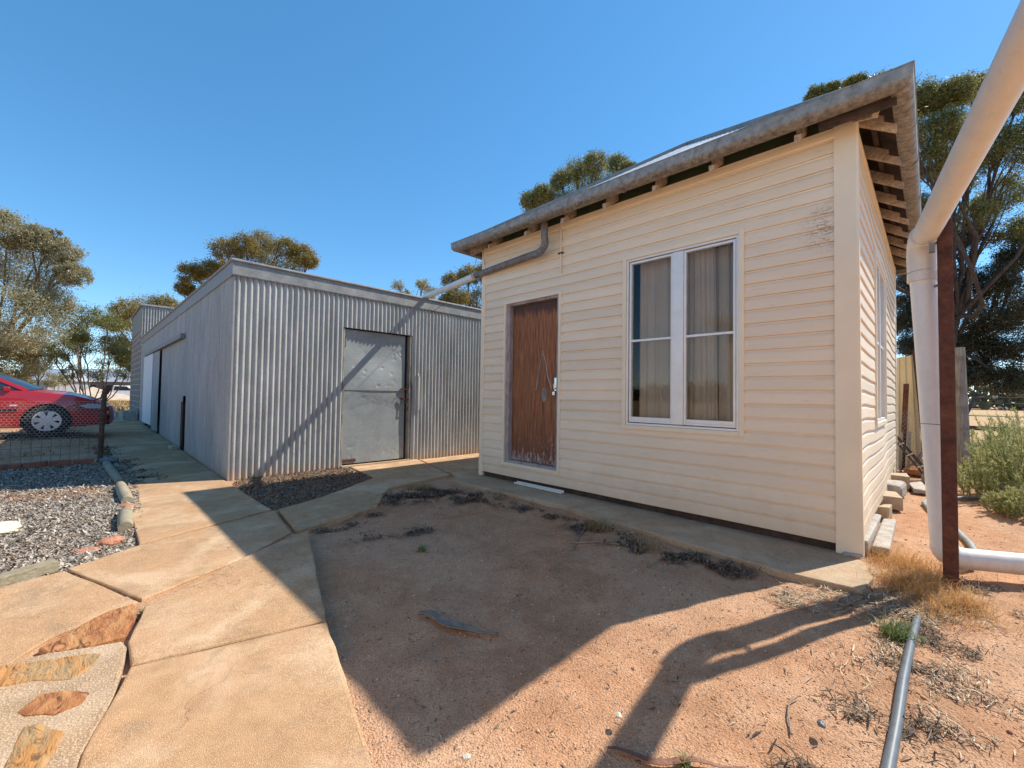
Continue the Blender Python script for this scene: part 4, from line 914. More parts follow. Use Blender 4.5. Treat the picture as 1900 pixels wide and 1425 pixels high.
blk('lying_block', 'rounded grey white block lying on its side by the cabin wall', -.48, -.24, 7.15, 7.55, -.02, .17, 'blockg', -.1, bev=.05)
blk('timber_block', 'brown timber block near the far end of the cabin wall', -.46, -.22, 8.0, 8.35, .0, .17, 'blockc', .1)
blk('far_slab', 'thin pale slab on the sand beside the brown timber block', -.22, -.06, 7.9, 8.7, -.02, .03, 'blockg', .1, cat='slab')
blk('step_block', 'grey concrete block at the far corner of the cabin', -.10, .04, 8.95, 9.25, -.02, .10, 'blockg')
# sheets, picket, planks behind the cabin
t = thing('beige_roof_sheet', 'beige ribbed metal sheet leaning upright behind the cabin side', 'metal sheet', (-.3, 10.2, 0))
def pl(px, py, ax, v):
    d = ray(px, py); o = np.array([0, 0, CAMH]); k = (v-o[ax])/d[ax]; return o+d*k
a, bq, c, dq = pl(1664, 664, 1, 10.3), pl(1698, 658, 1, 10.3), pl(1712, 872, 1, 10.3), pl(1662, 872, 1, 10.3)
vs = []; n = 24
for i in range(n+1):
    s = i/n; rib = .03 if (i % 8) in (2, 3) else 0
    for q0, q1 in ((dq, c), (a, bq)):
        p = q0*(1-s)+q1*s; vs.append((p[0], p[1]-rib, p[2]))
b = MB(); b.add(vs, [(2*i, 2*i+2, 2*i+3, 2*i+1) for i in range(n)]); o = b.build('sheet', M['panel'], t)
so_ = o.modifiers.new('s', 'SOLIDIFY'); so_.thickness = .004
b = MB(); b.bar(pl(1699, 650, 1, 10.25), pl(1722, 872, 1, 10.25), .05, .09); tag(b.build('dark_plank', M['darkwood']), 'dark timber plank leaning at the edge of the beige sheet', 'plank')
b = MB(); b.bar(pl(1680, 712, 1, 10.0), pl(1672, 872, 1, 10.0), .03, .05); b.bar(pl(1684, 712, 1, 9.99), pl(1676, 872, 1, 9.99), .012, .04)
tag(b.build('star_picket', M['rust']), 'dark steel star picket standing in front of the beige sheet', 'picket')
for i, (x0, x1, yt, lab) in enumerate(((1668, 1680, 802, 'left grey weathered plank standing against the beige sheet'), (1682, 1695, 802, 'right grey weathered plank standing against the beige sheet'))):
    p0, p1 = pl((x0+x1)/2, yt, 1, 9.9), pl((x0+x1)/2-3, 880, 1, 9.9); b = MB(); b.bar(p0, p1, .14, .03); tag(b.build('grey_plank', M['oldwood']), lab, 'plank')
b = MB(); b.bar(pl(1690, 868, 1, 10.), pl(1722, 828, 1, 10.05), .12, .03); tag(b.build('leaning_board', M['oldwood']), 'pale board leaning diagonally below the wire netting', 'board')
p0, p1 = np.array([-.36, 9.2, .62]), np.array([-.0, 9.75, .05])
p0, p1 = pl(1655, 805, 1, 9.3), pl(1722, 884, 1, 9.3)
t = thing('rod_bundle', 'bundle of brown rods tied together leaning on the far cabin corner', 'rod bundle', tuple(p1))
for i in range(7):
    o = np.array([random.uniform(-.03, .03), random.uniform(-.03, .03), random.uniform(-.02, .02)]); b = MB(); b.tube([p0+o+(p0-p1)*random.uniform(-.05, .05), p1+o*1.5], .010, 6); b.build('rod', M['cane'], t)
for s in (.25, .5, .78):
    c = p0*(1-s)+p1*s; dv = (p1-p0)/np.linalg.norm(p1-p0); b = MB(); b.tube([c-dv*.008, c+dv*.008], .048, 10); b.build('tie', M['tie'], t)
b = MB(); q0 = pl(1787, 886, 1, 10.07); b.tube([(q0[0], 10.07, -.1), (q0[0]-.02, 10.07, 1.0), (q0[0]-.045, 10.07, 2.10)], [.10, .098, .092], 14, wob=.05)
t = tag(b.build('wooden_post', M['oldwood']), 'old grey round timber fence post behind the rusty post', 'post')
# reddish rock pile
def rock(name, label, cx, cy, cz, r, mat, cat='rock', fl=.6, seed=1, el=(1, 1)):
    rr = random.Random(seed); b = MB(); n, k = 14, 8; vs = []
    for j in range(k+1):
        ph = math.pi*j/k
        for i in range(n):
            th = 2*math.pi*i/n; q = r*(1+.18*math.sin(th*2+seed)*math.sin(ph)+rr.uniform(-.09, .09))
            vs.append((cx+q*el[0]*math.sin(ph)*math.cos(th), cy+q*el[1]*math.sin(ph)*math.sin(th), cz+q*fl*math.cos(ph)))
    fs = [(j*n+i, (j+1)*n+i, (j+1)*n+(i+1) % n, j*n+(i+1) % n) for j in range(k) for i in range(n)]
    b.add(vs, fs); o = b.build(name, M[mat], org=(cx, cy, cz)); tag(o, label, cat); return o
q = pl(1700, 872, 1, 9.9); rock('red_rock', 'dark red rock at the foot of the leaning boards', q[0], 9.75, .05, .15, 'stone_o', seed=3)
# hex netting
def hexnet(P0, P1, z0, z1, cell, rad, name, mat, parent):
    P0 = np.array(P0, float); P1 = np.array(P1, float); L = np.linalg.norm(P1-P0); d = (P1-P0)/L; nrm = np.array([-d[1], d[0]])
    a = cell/math.sqrt(3)*.9; segs = []; row = 0; z = z0; hh = cell*.5; tw = a*.9; st = a*.5
    while z < z1:
        k = 0; u = (row % 2)*cell/2
        while u < L:
            c = (u, z+tw)
            segs.append(((u, z), (u, z+tw))); segs.append(((u, z+tw), (u+cell/2, z+tw+st))); segs.append(((u, z+tw), (u-cell/2, z+tw+st))); u += cell
        z += tw+st; row += 1
    V = []; Fq = []
    for (p, q) in segs:
        dd = np.array([q[0]-p[0], q[1]-p[1]]); dd = dd/np.linalg.norm(dd); pp_ = np.array([-dd[1], dd[0]]); n0 = len(V)
        for e in (p, q):
            for (i, j) in ((1, 0), (-.5, .87), (-.5, -.87)):
                uu = e[0]+pp_[0]*rad*i; zz = e[1]+pp_[1]*rad*i
                bow = .012*math.sin(uu*5)+.01*math.sin(zz*7)
                V.append((P0[0]+d[0]*uu+nrm[0]*(rad*j+bow), P0[1]+d[1]*uu+nrm[1]*(rad*j+bow), zz))
        Fq += [(n0, n0+1, n0+4, n0+3), (n0+1, n0+2, n0+5, n0+4), (n0+2, n0, n0+3, n0+5)]
    return np_mesh(name, V, Fq, M[mat], parent)
t = thing('netting_screen', 'sagging chicken wire netting in front of the beige sheet', 'wire netting', (0, 9.85, 0))
a = pl(1668, 800, 1, 9.8); c = pl(1728, 800, 1, 9.8)
hexnet((a[0], 9.8), (c[0], 9.8), .05, 1.0, .05, .0022, 'netting', 'wire', t)

# ------------------------------------------------------------------ garden bed edging, rocks
def log(label, p, q, r=.05):
    (x0, y0), (x1, y1) = p, q; b = MB(); z0 = gz(x0, y0)+.03; z1 = gz(x1, y1)+.03
    pts = [(x0+(x1-x0)*i/5, y0+(y1-y0)*i/5, z0+(z1-z0)*i/5) for i in range(6)]
    b.tube(pts, [r*.9, r, r*1.02, r, r, r*.88], 14, wob=.03); o = b.build('log_edging', M['sleeper'], smooth=True, ang=50, org=(x0, y0, z0)); tag(o, label, 'log', 'round logs edging the mulch bed')
log('round grey edging log furthest back, in the shade by the fence post', gp(197, 868), gp(221, 899))
log('round grey edging log in the middle, just in the sun', (gp(222, 903)[0]+.1, gp(222, 903)[1]), gp(236, 935), .055)
log('short round edging log nearest, beside the concrete path joint', gp(233, 956), gp(232, 985), .055)
b = MB(); a = gp(92, 1060); c = gp(0, 1090); a = np.array([a[0]+.0, a[1]+.02]); dv = np.array([c[0]-a[0], c[1]-a[1]]); e = a+dv*4
b.bar((a[0]-.05, a[1], .02), (e[0]-.05, e[1], .02), .085, .07, jit=.003); tag(b.build('timber_edging', M['sleeper'], bevel=.006), 'weathered grey timber sleeper edging the mulch bed at the left edge', 'sleeper')
q = gp(205, 1005); rock('salmon_rock', 'larger flat salmon coloured rock in the mulch beside the path', q[0], q[1], .0, .085, 'stone_r', fl=.42, seed=2, el=(.8, 1.1))
q = gp(160, 1021); rock('small_salmon_rock', 'smaller flat salmon rock half buried in the mulch', q[0], q[1], -.005, .055, 'stone_r', fl=.4, seed=5, el=(.7, 1.2))
q = gp(235, 943); rock('orange_stone', 'small orange stone between two edging logs', q[0], q[1], .015, .06, 'stone_r', fl=.45, seed=7, el=(1.6, .9))
q = gp(-12, 990); rock('pale_rock', 'white and ochre rock lying in the mulch at the left edge', q[0], q[1], .02, .135, 'quartz', fl=.45, seed=9, el=(1, 1.15))
q = gp(202, 862); rock('blue_grey_rock', 'blue grey rock at the base of the fence post', q[0], q[1], gz(*q)+.03, .11, 'poly', fl=.5, seed=11, el=(1.6, 1.))
be = thing('brick_edging', 'row of red bricks edging the bed below the wire fence', 'brick edging', (-9.3, -.5, .06))
me = None
for i in range(9):
    y = .05-i*.245; z = gz(-9.35, y)+.045
    if me is None:
        b = MB(); b.box(-.055, .055, -.115, .115, -.04, .04); o = b.build('brick', M['redbrick'], be, bevel=.006, org=(0, 0, 0)); me = o.data
        o.location = Vector((-9.32, y, z))-Vector(be.location)
    else:
        o2 = o.copy(); COL.objects.link(o2); o2.parent = be; o2.location = Vector((-9.32+random.uniform(-.02, .02), y, z+random.uniform(-.012, .012)))-Vector(be.location); o2.rotation_euler = (random.uniform(-.06, .06), random.uniform(-.1, .1), random.uniform(-.12, .12))
# wire fence
fe = thing('wire_fence', 'low wire netting fence with a leaning rusty pipe post beside the red car', 'fence', (-9.5, .24, .05))
b = MB(); b.tube([(-9.50, .24, -.05), (-9.50, .245, .6), (-9.49, .26, 1.16)], .032, 12); b.tube([(-9.49, .26, 1.14), (-9.49, .30, 1.23)], .045, 10); b.build('post', M['rustp'], fe, smooth=True)
b = MB(); b.tube([(-9.50, .25, 1.09), (-9.52, .05, .97), (-9.5, -.15, .93)], .010, 8); b.tube([(-9.5, .24, .86), (-9.5, -1.1, .86), (-9.5, -2.4, .86)], .005, 6); b.build('rail_wire', M['wired'], fe)
hexnet((-9.5, -2.4), (-9.5, .22), .36, 1.0, .05, .0026, 'netting', 'wire', fe)
b = MB()
for i in range(27): b.tube([(-9.49, .2-i*.1, .05), (-9.49, .2-i*.1, .52)], .0022, 4)
for z in (.08, .2, .32, .44, .52): b.tube([(-9.49, .24, z), (-9.49, -2.4, z)], .0022, 4)
b.build('welded_mesh', M['wired'], fe)
blk('paving_brick', 'pale brick lying at the foot of the shed wall below the dark slot', -10.55, -10.33, 1.22, 1.33, .05, .14, 'blockc', .1)
blk('corner_block', 'pale concrete block at the far end of the shed path', -19.9, -19.3, .95, 1.3, .15, .5, 'blockg', .1)

# ------------------------------------------------------------------ twigs, bark strips
def curl_strip(label, px0, px1, w, mat, name='bark_strip', arch=.012, seed=0):
    r = random.Random(seed); a = gp(*px0); c = gp(*px1); n = 14; vs = []; d = Vector((c[0]-a[0], c[1]-a[1])); nrm = Vector((-d.y, d.x)).normalized()
    for i in range(n+1):
        s = i/n; x = a[0]+d.x*s; y = a[1]+d.y*s; off = .02*math.sin(s*6+seed)+.01*math.sin(s*13); ww = w*(.25+math.sin(min(1, s*1.1+.08)*math.pi*.95))*.8
        z = float(gh(x, y))+.004+arch*math.sin(s*math.pi*1.5+seed)**2
        for k in (-1, 0, 1): vs.append((x+nrm.x*(off+k*ww/2), y+nrm.y*(off+k*ww/2), z+(0.012 if k else 0)*ww/.03))
    fs = []
    for i in range(n):
        for k in range(2): fs.append((i*3+k, i*3+k+1, (i+1)*3+k+1, (i+1)*3+k))
    b = MB(); b.add(vs, fs); o = b.build(name, M[mat], smooth=True, ang=180); s_ = o.modifiers.new('s', 'SOLIDIFY'); s_.thickness = .003; tag(o, label, 'bark'); return o
curl_strip('long curled grey bark strip lying in the cabin shadow', (772, 1140), (922, 1168), .06, 'strip', seed=1)
curl_strip('reddish brown bark strip crossing the pipe shadow at the bottom', (1128, 1375), (1390, 1412), .028, 'stripr', seed=2)
curl_strip('brown curved bark strip across the end of the cabin path', (1560, 1120), (1730, 1082), .02, 'stripr', seed=4)
def twig(label, pxs, r):
    b = MB(); pts = []
    for (x, y) in pxs:
        q = gp(x, y); pts.append((q[0], q[1], float(gh(*q))+.008+random.random()*.01))
    b.tube(pts, [r*(1-.5*i/len(pts)) for i in range(len(pts))], 6, wob=.1); tag(b.build('twig', M['strip']), label, 'twig')
twig('pale forked stick lying beside the cabin path litter', [(1062, 1012), (1078, 985), (1092, 972)], .010)
twig('straight pale stick lying flat in the litter by the cabin path', [(1060, 1002), (1110, 1000), (1150, 1006)], .009)
twig('bent pale stick at the right end of the path litter', [(1202, 1045), (1225, 1032), (1250, 1018)], .008)
twig('thin wavy twig on the sunlit sand left of the grey pipe', [(1468, 1345), (1462, 1310), (1464, 1290), (1482, 1280)], .004)
twig('thin bent twig on the shed path', [(255, 868), (280, 868), (290, 864)], .010)
rock('white_stone', 'small white stone on the sunlit sand right of the shadow tip', *gp(1148, 1327), .0, .013, 'quartz', 'stone', .5, 3)
rock('grey_stone', 'small dark grey stone on the sunlit sand left of the grey pipe', *gp(1524, 1345), .004, .016, 'poly', 'stone', .6, 4)
rock('chalky_stone', 'white chalky stone at the lower edge beside the concrete slab', *gp(865, 1405), .0, .014, 'quartz', 'stone', .6, 6)

# ------------------------------------------------------------------ red car
def car(loc, rz, label):
    t = thing('red_car', label, 'car', loc, None, rz)     # local +X = forward, origin under front axle centre
    o0 = Vector(loc)
    fr, rear, wb, Rw, Ra, hw_ = .93, -3.75, -2.78, .325, .375, .90
    def belt(x):   # top edge of side panel
        pts = [(-3.75, .90), (-3.5, .98), (-2.8, .99), (-1.0, .97), (-.35, .95), (.35, .87), (.7, .76), (.88, .66), (.93, .60)]
        for (a, c) in zip(pts[:-1], pts[1:]):
            if a[0] <= x <= c[0]: s = (x-a[0])/(c[0]-a[0]); return a[1]+(c[1]-a[1])*s
        return pts[0][1] if x < -3 else pts[-1][1]
    def sill(x): return .20 if x < .6 else .20+.02*(x-.6)
    def plan(x):   # half width
        if x > .3: s = (x-.3)/.63; return hw_-.22*s**2.2
        if x < -3.1: s = (-3.1-x)/.65; return hw_-.15*s**2
        return hw_
    xsn = np.linspace(rear, fr, 118); nzz = 20
    body = MB()
    for sgn in (-1, 1):
        vs = []
        for x in xsn:
            for j in range(nzz+1):
                s = j/nzz; z = sill(x)+(belt(x)-sill(x))*s; y = plan(x)-(.035*(1-s)**2+.05*s**3.5)
                xx = x
                for cx in (0, wb):
                    d = math.hypot(xx-cx, z-.31)
                    if d < Ra: k = Ra/max(d, 1e-4); xx = cx+(xx-cx)*k; z = .31+(z-.31)*k
                vs.append((xx, sgn*y, z))
        fs = []
        for i in range(len(xsn)-1):
            for j in range(nzz):
                q = [i*(nzz+1)+j, (i+1)*(nzz+1)+j, (i+1)*(nzz+1)+j+1, i*(nzz+1)+j+1]
                ins = 0
                for v in q:
                    for cx in (0, wb):
                        if abs(math.hypot(vs[v][0]-cx, vs[v][2]-.31)-Ra) < 1e-3: ins += 1
                zc = sum(vs[v][2] for v in q)/4
                if ins == 4 or zc < .17: continue
                fs.append(q if sgn > 0 else q[::-1])
        body.add(vs, fs)
    # hood / boot surface
    def top(x0, x1, crown):
        vs = []; n = 26; k = 12
        for i in range(n+1):
            x = x0+(x1-x0)*i/n; w = plan(x)-.05
            for j in range(k+1):
                s = -1+2*j/k; vs.append((x+(.05*(1-s*s) if x1 > 0 and i == n else 0), w*s, belt(x)+crown*(1-s*s)+(.02*(abs(s) < .75))))
        return vs, [(i*(k+1)+j, (i+1)*(k+1)+j, (i+1)*(k+1)+j+1, i*(k+1)+j+1) for i in range(n) for j in range(k)]
    body.add(*top(-.45, fr, .05)); body.add(*top(rear, -2.75, .05))
    # nose and tail
    for x, sg in ((fr, 1), (rear, -1)):
        k = 12; vs = []
        for z_, xo in ((belt(x), 0), (.5, .03), (.35, .04), (.2, -.03)):
            for j in range(k+1):
                s = -1+2*j/k; vs.append((x+sg*(xo+.13*(1-abs(s)**2.5)), (plan(x)-.02)*s, z_))
        fs = [(i*(k+1)+j, i*(k+1)+j+1, (i+1)*(k+1)+j+1, (i+1)*(k+1)+j) for i in range(3) for j in range(k)]
        body.add(vs, fs if sg > 0 else [f[::-1] for f in fs])
    # roof + pillars
    rf = []; st = [(-.95, .66, 1.33), (-1.3, .67, 1.40), (-1.9, .67, 1.42), (-2.4, .65, 1.37), (-2.55, .64, 1.33)]
    for (x, w, z) in st:
        for j in range(9): s = -1+2*j/8; rf.append((x, w*s, z+.05*(1-s*s)))
    body.add(rf, [(i*9+j, i*9+j+1, (i+1)*9+j+1, (i+1)*9+j) for i in range(4) for j in range(8)])
    for sg in (-1, 1):
        for a, c in (((-.30, .80, .955), (-.97, .655, 1.33)), ((-1.62, .84, .97), (-1.66, .67, 1.40)), ((-3.05, .76, .98), (-2.5, .65, 1.34))):
            body.bar((a[0], sg*a[1], a[2]), (c[0], sg*c[1], c[2]), .05, .07, up=(1, 0, 0))
    def shift(mb):
        c, s = math.cos(rz), math.sin(rz)
        # children live in the Empty's rotated frame: keep local coordinates
        mb.v = [(v[0]+o0.x, v[1]+o0.y, v[2]+o0.z) for v in mb.v]; return mb
    bo = shift(body).build('body', M['car'], t, smooth=True, ang=35)
    g_ = MB(); vs = []
    for i in range(9):
        s = i/8
        for j in range(13):
            q = -1+2*j/12; vs.append((-.28-.68*s+.20*(1-q*q)*(1-.5*s), q*(.775-.12*s), .955+.38*s+.06*(1-q*q)))
    g_.add(vs, [(i*13+j, i*13+j+1, (i+1)*13+j+1, (i+1)*13+j) for i in range(8) for j in range(12)]); shift(g_).build('windscreen', M['carglass'], t, smooth=True, ang=180)
    for sg in (-1, 1):
        g_ = MB(); g_.add([(-.36, sg*.80, .965), (-1.6, sg*.835, .975), (-1.64, sg*.675, 1.39), (-1.0, sg*.665, 1.335)], [(0, 1, 2, 3)]); shift(g_).build('side_window', M['carglass'], t)
        g_ = MB(); g_.add([(-1.68, sg*.835, .975), (-2.95, sg*.77, .98), (-2.5, sg*.655, 1.335), (-1.72, sg*.675, 1.39)], [(0, 1, 2, 3)]); shift(g_).build('side_window', M['carglass'], t)
        g_ = MB(); g_.box(-.62, -.52, sg*.86-.05, sg*.86+.05, .93, 1.03); shift(g_).build('mirror', M['car'], t, bevel=.02)
        yy = lambda x: sg*(plan(x)-.006)
        g_ = MB(); g_.add([(.42, sg*(plan(.42)-.0), .66), (.60, sg*(plan(.6)-.0), .58), (.86, sg*(plan(.86)+.0), .575), (.84, sg*(plan(.84)-.02), .665), (.6, sg*(plan(.6)-.015), .69)], [(0, 1, 2, 3, 4)])
        shift(g_).build('headlight', M['hub'], t)
        g_ = MB(); g_.box(-.52, -.42, sg*(hw_-.02)-.008, sg*(hw_-.02)+.008, .64, .665); shift(g_).build('indicator', M['white'], t)
        g_ = MB(); g_.bar((rear+.2, sg*(hw_-.012), .6), (-3.2, sg*(hw_-.012), .6), .012, .03); g_.bar((-2.4, sg*(hw_-.004), .56), (-.42, sg*(hw_-.004), .56), .012, .035); shift(g_).build('side_strip', M['black'], t)
    g_ = MB(); g_.box(.62, .97, -.6, .6, .2, .42); g_.box(.85, 1.04, -.28, .28, .5, .6); shift(g_).build('grille', M['black'], t, bevel=.02)
    g_ = MB(); g_.bar((-3.4, 0, .23), (.6, 0, .23), 1.4, .1); shift(g_).build('underbody', M['black'], t)
    for cx in (0, wb):
        for sg in (-1, 1):
            g_ = MB(); g_.tube([(cx, sg*.50, .325), (cx, sg*.70, .325)], .37, 26); shift(g_).build('wheel_well', M['black'], t)
            w = MB(); w.tube([(cx, sg*.72, .325), (cx, sg*.735, .325), (cx, sg*.875, .325), (cx, sg*.885, .325)], [.30, Rw, Rw, .30], 30); wo = shift(w).build('wheel', M['tyre'], t, smooth=True, ang=40)
            r_ = MB()
            n = 7; yo = sg*.892
            # rim ring
            for k in range(36):
                a0, a1 = 2*math.pi*k/36, 2*math.pi*(k+1)/36
                P_ = lambda r, a, y: (cx+r*math.cos(a), y, .325+r*math.sin(a))
                r_.add([P_(.215, a0, yo), P_(.215, a1, yo), P_(.185, a1, yo), P_(.185, a0, yo), P_(.225, a0, yo-sg*.03), P_(.225, a1, yo-sg*.03)], [(0, 1, 2, 3), (0, 1, 5, 4)])
            for k in range(n):
                a = 2*math.pi*k/n+.3; ca, sa = math.cos(a), math.sin(a)
                def Q(r, tt, y): return (cx+r*ca-tt*sa, y, .325+r*sa+tt*ca)
                r_.add([Q(.05, -.035, yo+sg*.004), Q(.05, .035, yo+sg*.004), Q(.20, .055, yo+sg*.001), Q(.20, -.055, yo+sg*.001)], [(0, 1, 2, 3)])
            r_.tube([(cx, yo-sg*.02, .325), (cx, yo+sg*.012, .325)], .06, 18)
            shift(r_).build('hubcap', M['hub'], wo)
            d_ = MB(); d_.tube([(cx, yo-sg*.03, .325), (cx, yo-sg*.012, .325)], .20, 24); shift(d_).build('rim', M['black'], wo)
    return t
_c = car((-14.15, -.50, .20), R(90), 'red sedan parked behind the low wire fence, front wheel turned to view')
_c['label'] = 'red sedan parked nose towards the shed path behind the wire fence'

# ------------------------------------------------------------------ trees
def leafmesh(C, n, l, w, sp, droop=.6):
    """C: (k,3) clump centres, sp: (k,) clump radii."""
    k = rng.integers(0, len(C), n); p = C[k]+rng.normal(0, 1, (n, 3))*sp[k][:, None]
    d = rng.normal(0, 1, (n, 3)); d[:, 2] -= droop; d /= np.linalg.norm(d, axis=1)[:, None]
    s = np.cross(d, rng.normal(0, 1, (n, 3))); s /= np.linalg.norm(s, axis=1)[:, None]
    L_ = (l*rng.uniform(.6, 1.35, n))[:, None]; W_ = (w*rng.uniform(.7, 1.3, n))[:, None]
    V = np.stack([p-d*L_/2, p+s*W_/2, p+d*L_/2, p-s*W_/2], 1).reshape(-1, 3)
    return V, np.arange(n*4).reshape(n, 4)
def branch(b, a, c, r0, r1, n=7, wig=.06, up=.15):
    a = np.array(a, float); c = np.array(c, float); L_ = np.linalg.norm(c-a); pts = []
    o1 = rng.normal(0, wig*L_, 3)
    for i in range(n+1):
        s = i/n; p = a*(1-s)+c*s+o1*math.sin(s*math.pi)+np.array([0, 0, -up*L_*math.sin(s*math.pi)])+rng.normal(0, wig*L_*.12, 3)*(0 < i < n); pts.append(p)
    b.tube(pts, [r0+(r1-r0)*(i/n)**.8 for i in range(n+1)], 7, caps=False); return pts
def tree(name, label, base, blobs, dep, mat, nleaf, lsz, tr=.18, cat='tree', group=None, fork=None, clumps=26, csz=.28, bark='bark', flat=.75, stems=1, droop=.6, shell=.5, twigs=4):
    base = np.array(base, float)
    t = thing(name, label, cat, tuple(base), group)
    Cs = []; Sp = []; cents = []
    for bl in blobs:
        px, py, rp = bl[:3]; d = dep+(bl[3] if len(bl) > 3 else rng.uniform(-.07, .07)*dep)
        c = at(px, py, d); stretch = 1+((px-950)/FPX)**2*.35
        r = rp/FPX*d; cents.append((c, r))
        k = max(5, int(clumps*(bl[4] if len(bl) > 4 else 1)))
        u = rng.normal(0, 1, (k, 3)); u /= np.linalg.norm(u, axis=1)[:, None]; rad = r*(shell+(1-shell)*rng.random(k)**.5)
        q = c+u*rad[:, None]*np.array([1, 1, flat])*(1-csz*.8); Cs.append(q); Sp.append(np.full(k, r*csz*.62)*rng.uniform(.7, 1.25, k))
    C = np.vstack(Cs); Sp = np.concatenate(Sp)
    V, Fq = leafmesh(C, nleaf, lsz, lsz*.30, Sp, droop)
    V[:, 2] = np.maximum(V[:, 2], .1)
    np_mesh('crown', V, Fq, foliage[mat], t)
    b = MB(); cm = np.mean([c for c, r in cents], 0)
    if fork is None: fork = base*.45+np.array([cm[0]*.55+base[0]*0, cm[1]*.55, 0]) ; fork = np.array([base[0]*.6+cm[0]*.4, base[1]*.6+cm[1]*.4, base[2]+(cm[2]-base[2])*.45])
    fork = np.array(fork, float)
    if stems == 1: branch(b, base-[0, 0, .2], fork, tr, tr*.72, 8, .03, 0)
    for i, (c, r) in enumerate(cents):
        st = fork if stems == 1 else base+rng.normal(0, .12, 3)*[1, 1, 0]
        pts = branch(b, st, c, tr*(.5 if stems == 1 else .35), .02+tr*.06, 8, .07, .05)
        for j in range(twigs):
            e = c+rng.normal(0, .32, 3)*r; branch(b, pts[rng.integers(4, 9)], e, tr*.11+.008, .006, 4, .08, 0)
    b.build('trunk', M[bark], t, smooth=True, ang=60)
    return t
GB = lambda px, d: (at(px, 722, d)[0], at(px, 722, d)[1], 0.)
tree('gum_tree', 'tall pale grey green gum tree with drooping crown at the far left', GB(-60, 19),
     [(15, 430, 48), (-30, 480, 90), (60, 500, 70), (25, 590, 80), (115, 470, 32, 0, .6), (135, 510, 30, 0, .6), (85, 560, 45, 0, .8), (60, 440, 30), (100, 440, 22, 0, .5), (5, 680, 60), (-60, 620, 90), (40, 650, 35)],
     18, 'grey', 95000, .10, .13, clumps=60, csz=.22, bark='barkpale', droop=1.0)
tree('saltbush', 'low yellowish green bush below the gum tree at the left edge', GB(30, 24), [(10, 705, 22), (30, 700, 18), (45, 712, 14), (-10, 700, 25)], 23, 'gold', 4000, .12, .05, cat='bush', clumps=20, stems=2)
tree('slender_gum', 'thin sparse gum sapling between the left gum and the mallee', GB(72, 32), [(70, 640, 20, 0, .6), (80, 675, 22, 0, .6), (60, 690, 20, 0, .5), (72, 615, 12, 0, .5)], 32, 'grey', 3600, .16, .07, clumps=16, csz=.35)
tree('mallee_tree', 'open multi stemmed mallee tree with sunlit olive crown behind the car', GB(172, 21),
     [(130, 600, 30, 0, .8), (165, 585, 28, 0, .8), (200, 598, 28), (115, 645, 28), (150, 640, 30, 0, .6), (205, 640, 30), (230, 660, 22), (105, 665, 22, 0, .6), (185, 685, 30, 0, .6), (235, 690, 22, 0, .6), (135, 690, 20, 0, .4), (140, 620, 25)],
     21, 'olive', 27000, .095, .07, clumps=30, csz=.26, stems=6, bark='barkpale', droop=.8)
tree('golden_wattle', 'dense golden topped tree rising behind the brick building', GB(270, 34), [(235, 575, 28), (275, 565, 28), (310, 568, 26), (250, 600, 34), (215, 600, 22), (330, 590, 30), (225, 640, 25), (240, 670, 22)], 33, 'gold', 30000, .15, .2, clumps=40, shell=.7)
tree('round_gum', 'rounded olive gum tree showing above the shed roof corner', GB(450, 24),
     [(355, 510, 26), (345, 535, 18), (385, 500, 24), (420, 465, 28), (455, 455, 26), (490, 452, 28), (530, 462, 28), (560, 475, 26), (475, 485, 35), (420, 500, 30), (530, 500, 35), (575, 485, 16)], 24, 'gold', 52000, .115, .16, clumps=42, shell=.65)
tree('sparse_gum', 'small pale sparse gum branch tops above the shed roof middle', GB(760, 22), [(738, 530, 14, 0, .6), (750, 545, 12, 0, .6), (785, 530, 16), (800, 545, 16)], 22, 'grey', 2600, .12, .1, clumps=14, csz=.35)
tree('shaded_gum', 'dense olive gum between shed roof and cabin corner', GB(870, 21), [(840, 522, 22), (870, 512, 24), (900, 505, 26), (850, 550, 26), (885, 560, 30), (830, 560, 18), (920, 540, 40), (860, 590, 25)], 20, 'gold', 26000, .10, .14, clumps=36, shell=.65)
tree('roofline_gum', 'leafy gum crown rising behind the middle of the cabin roof', GB(1080, 19),
     [(985, 372, 22), (1010, 360, 22), (1040, 335, 24), (1070, 315, 26), (1105, 305, 26), (1145, 305, 22), (1165, 315, 18), (1090, 345, 40), (1040, 375, 40), (1130, 350, 40), (1000, 395, 30)], 18, 'olive', 44000, .09, .14, clumps=44, shell=.6)
tree('feathery_tree', 'huge spreading feathery tree towering behind the right end of the cabin', GB(1765, 13.2),
     [(1515, 178, 22), (1545, 172, 22), (1585, 162, 24), (1630, 165, 36), (1690, 190, 46), (1730, 185, 38), (1770, 172, 36), (1815, 165, 32), (1880, 185, 42), (1740, 240, 48), (1800, 240, 52), (1870, 270, 56), (1720, 300, 45), (1780, 320, 50),
      (1860, 360, 50), (1930, 260, 70), (1650, 260, 60), (1720, 380, 36, 0, .7), (1930, 420, 60), (1810, 400, 40, 0, .6)],
     12.5, 'olive', 150000, .075, .13, clumps=95, fork=tuple(at(1775, 590, 13.2)), shell=.3, csz=.2, droop=.3, twigs=9)
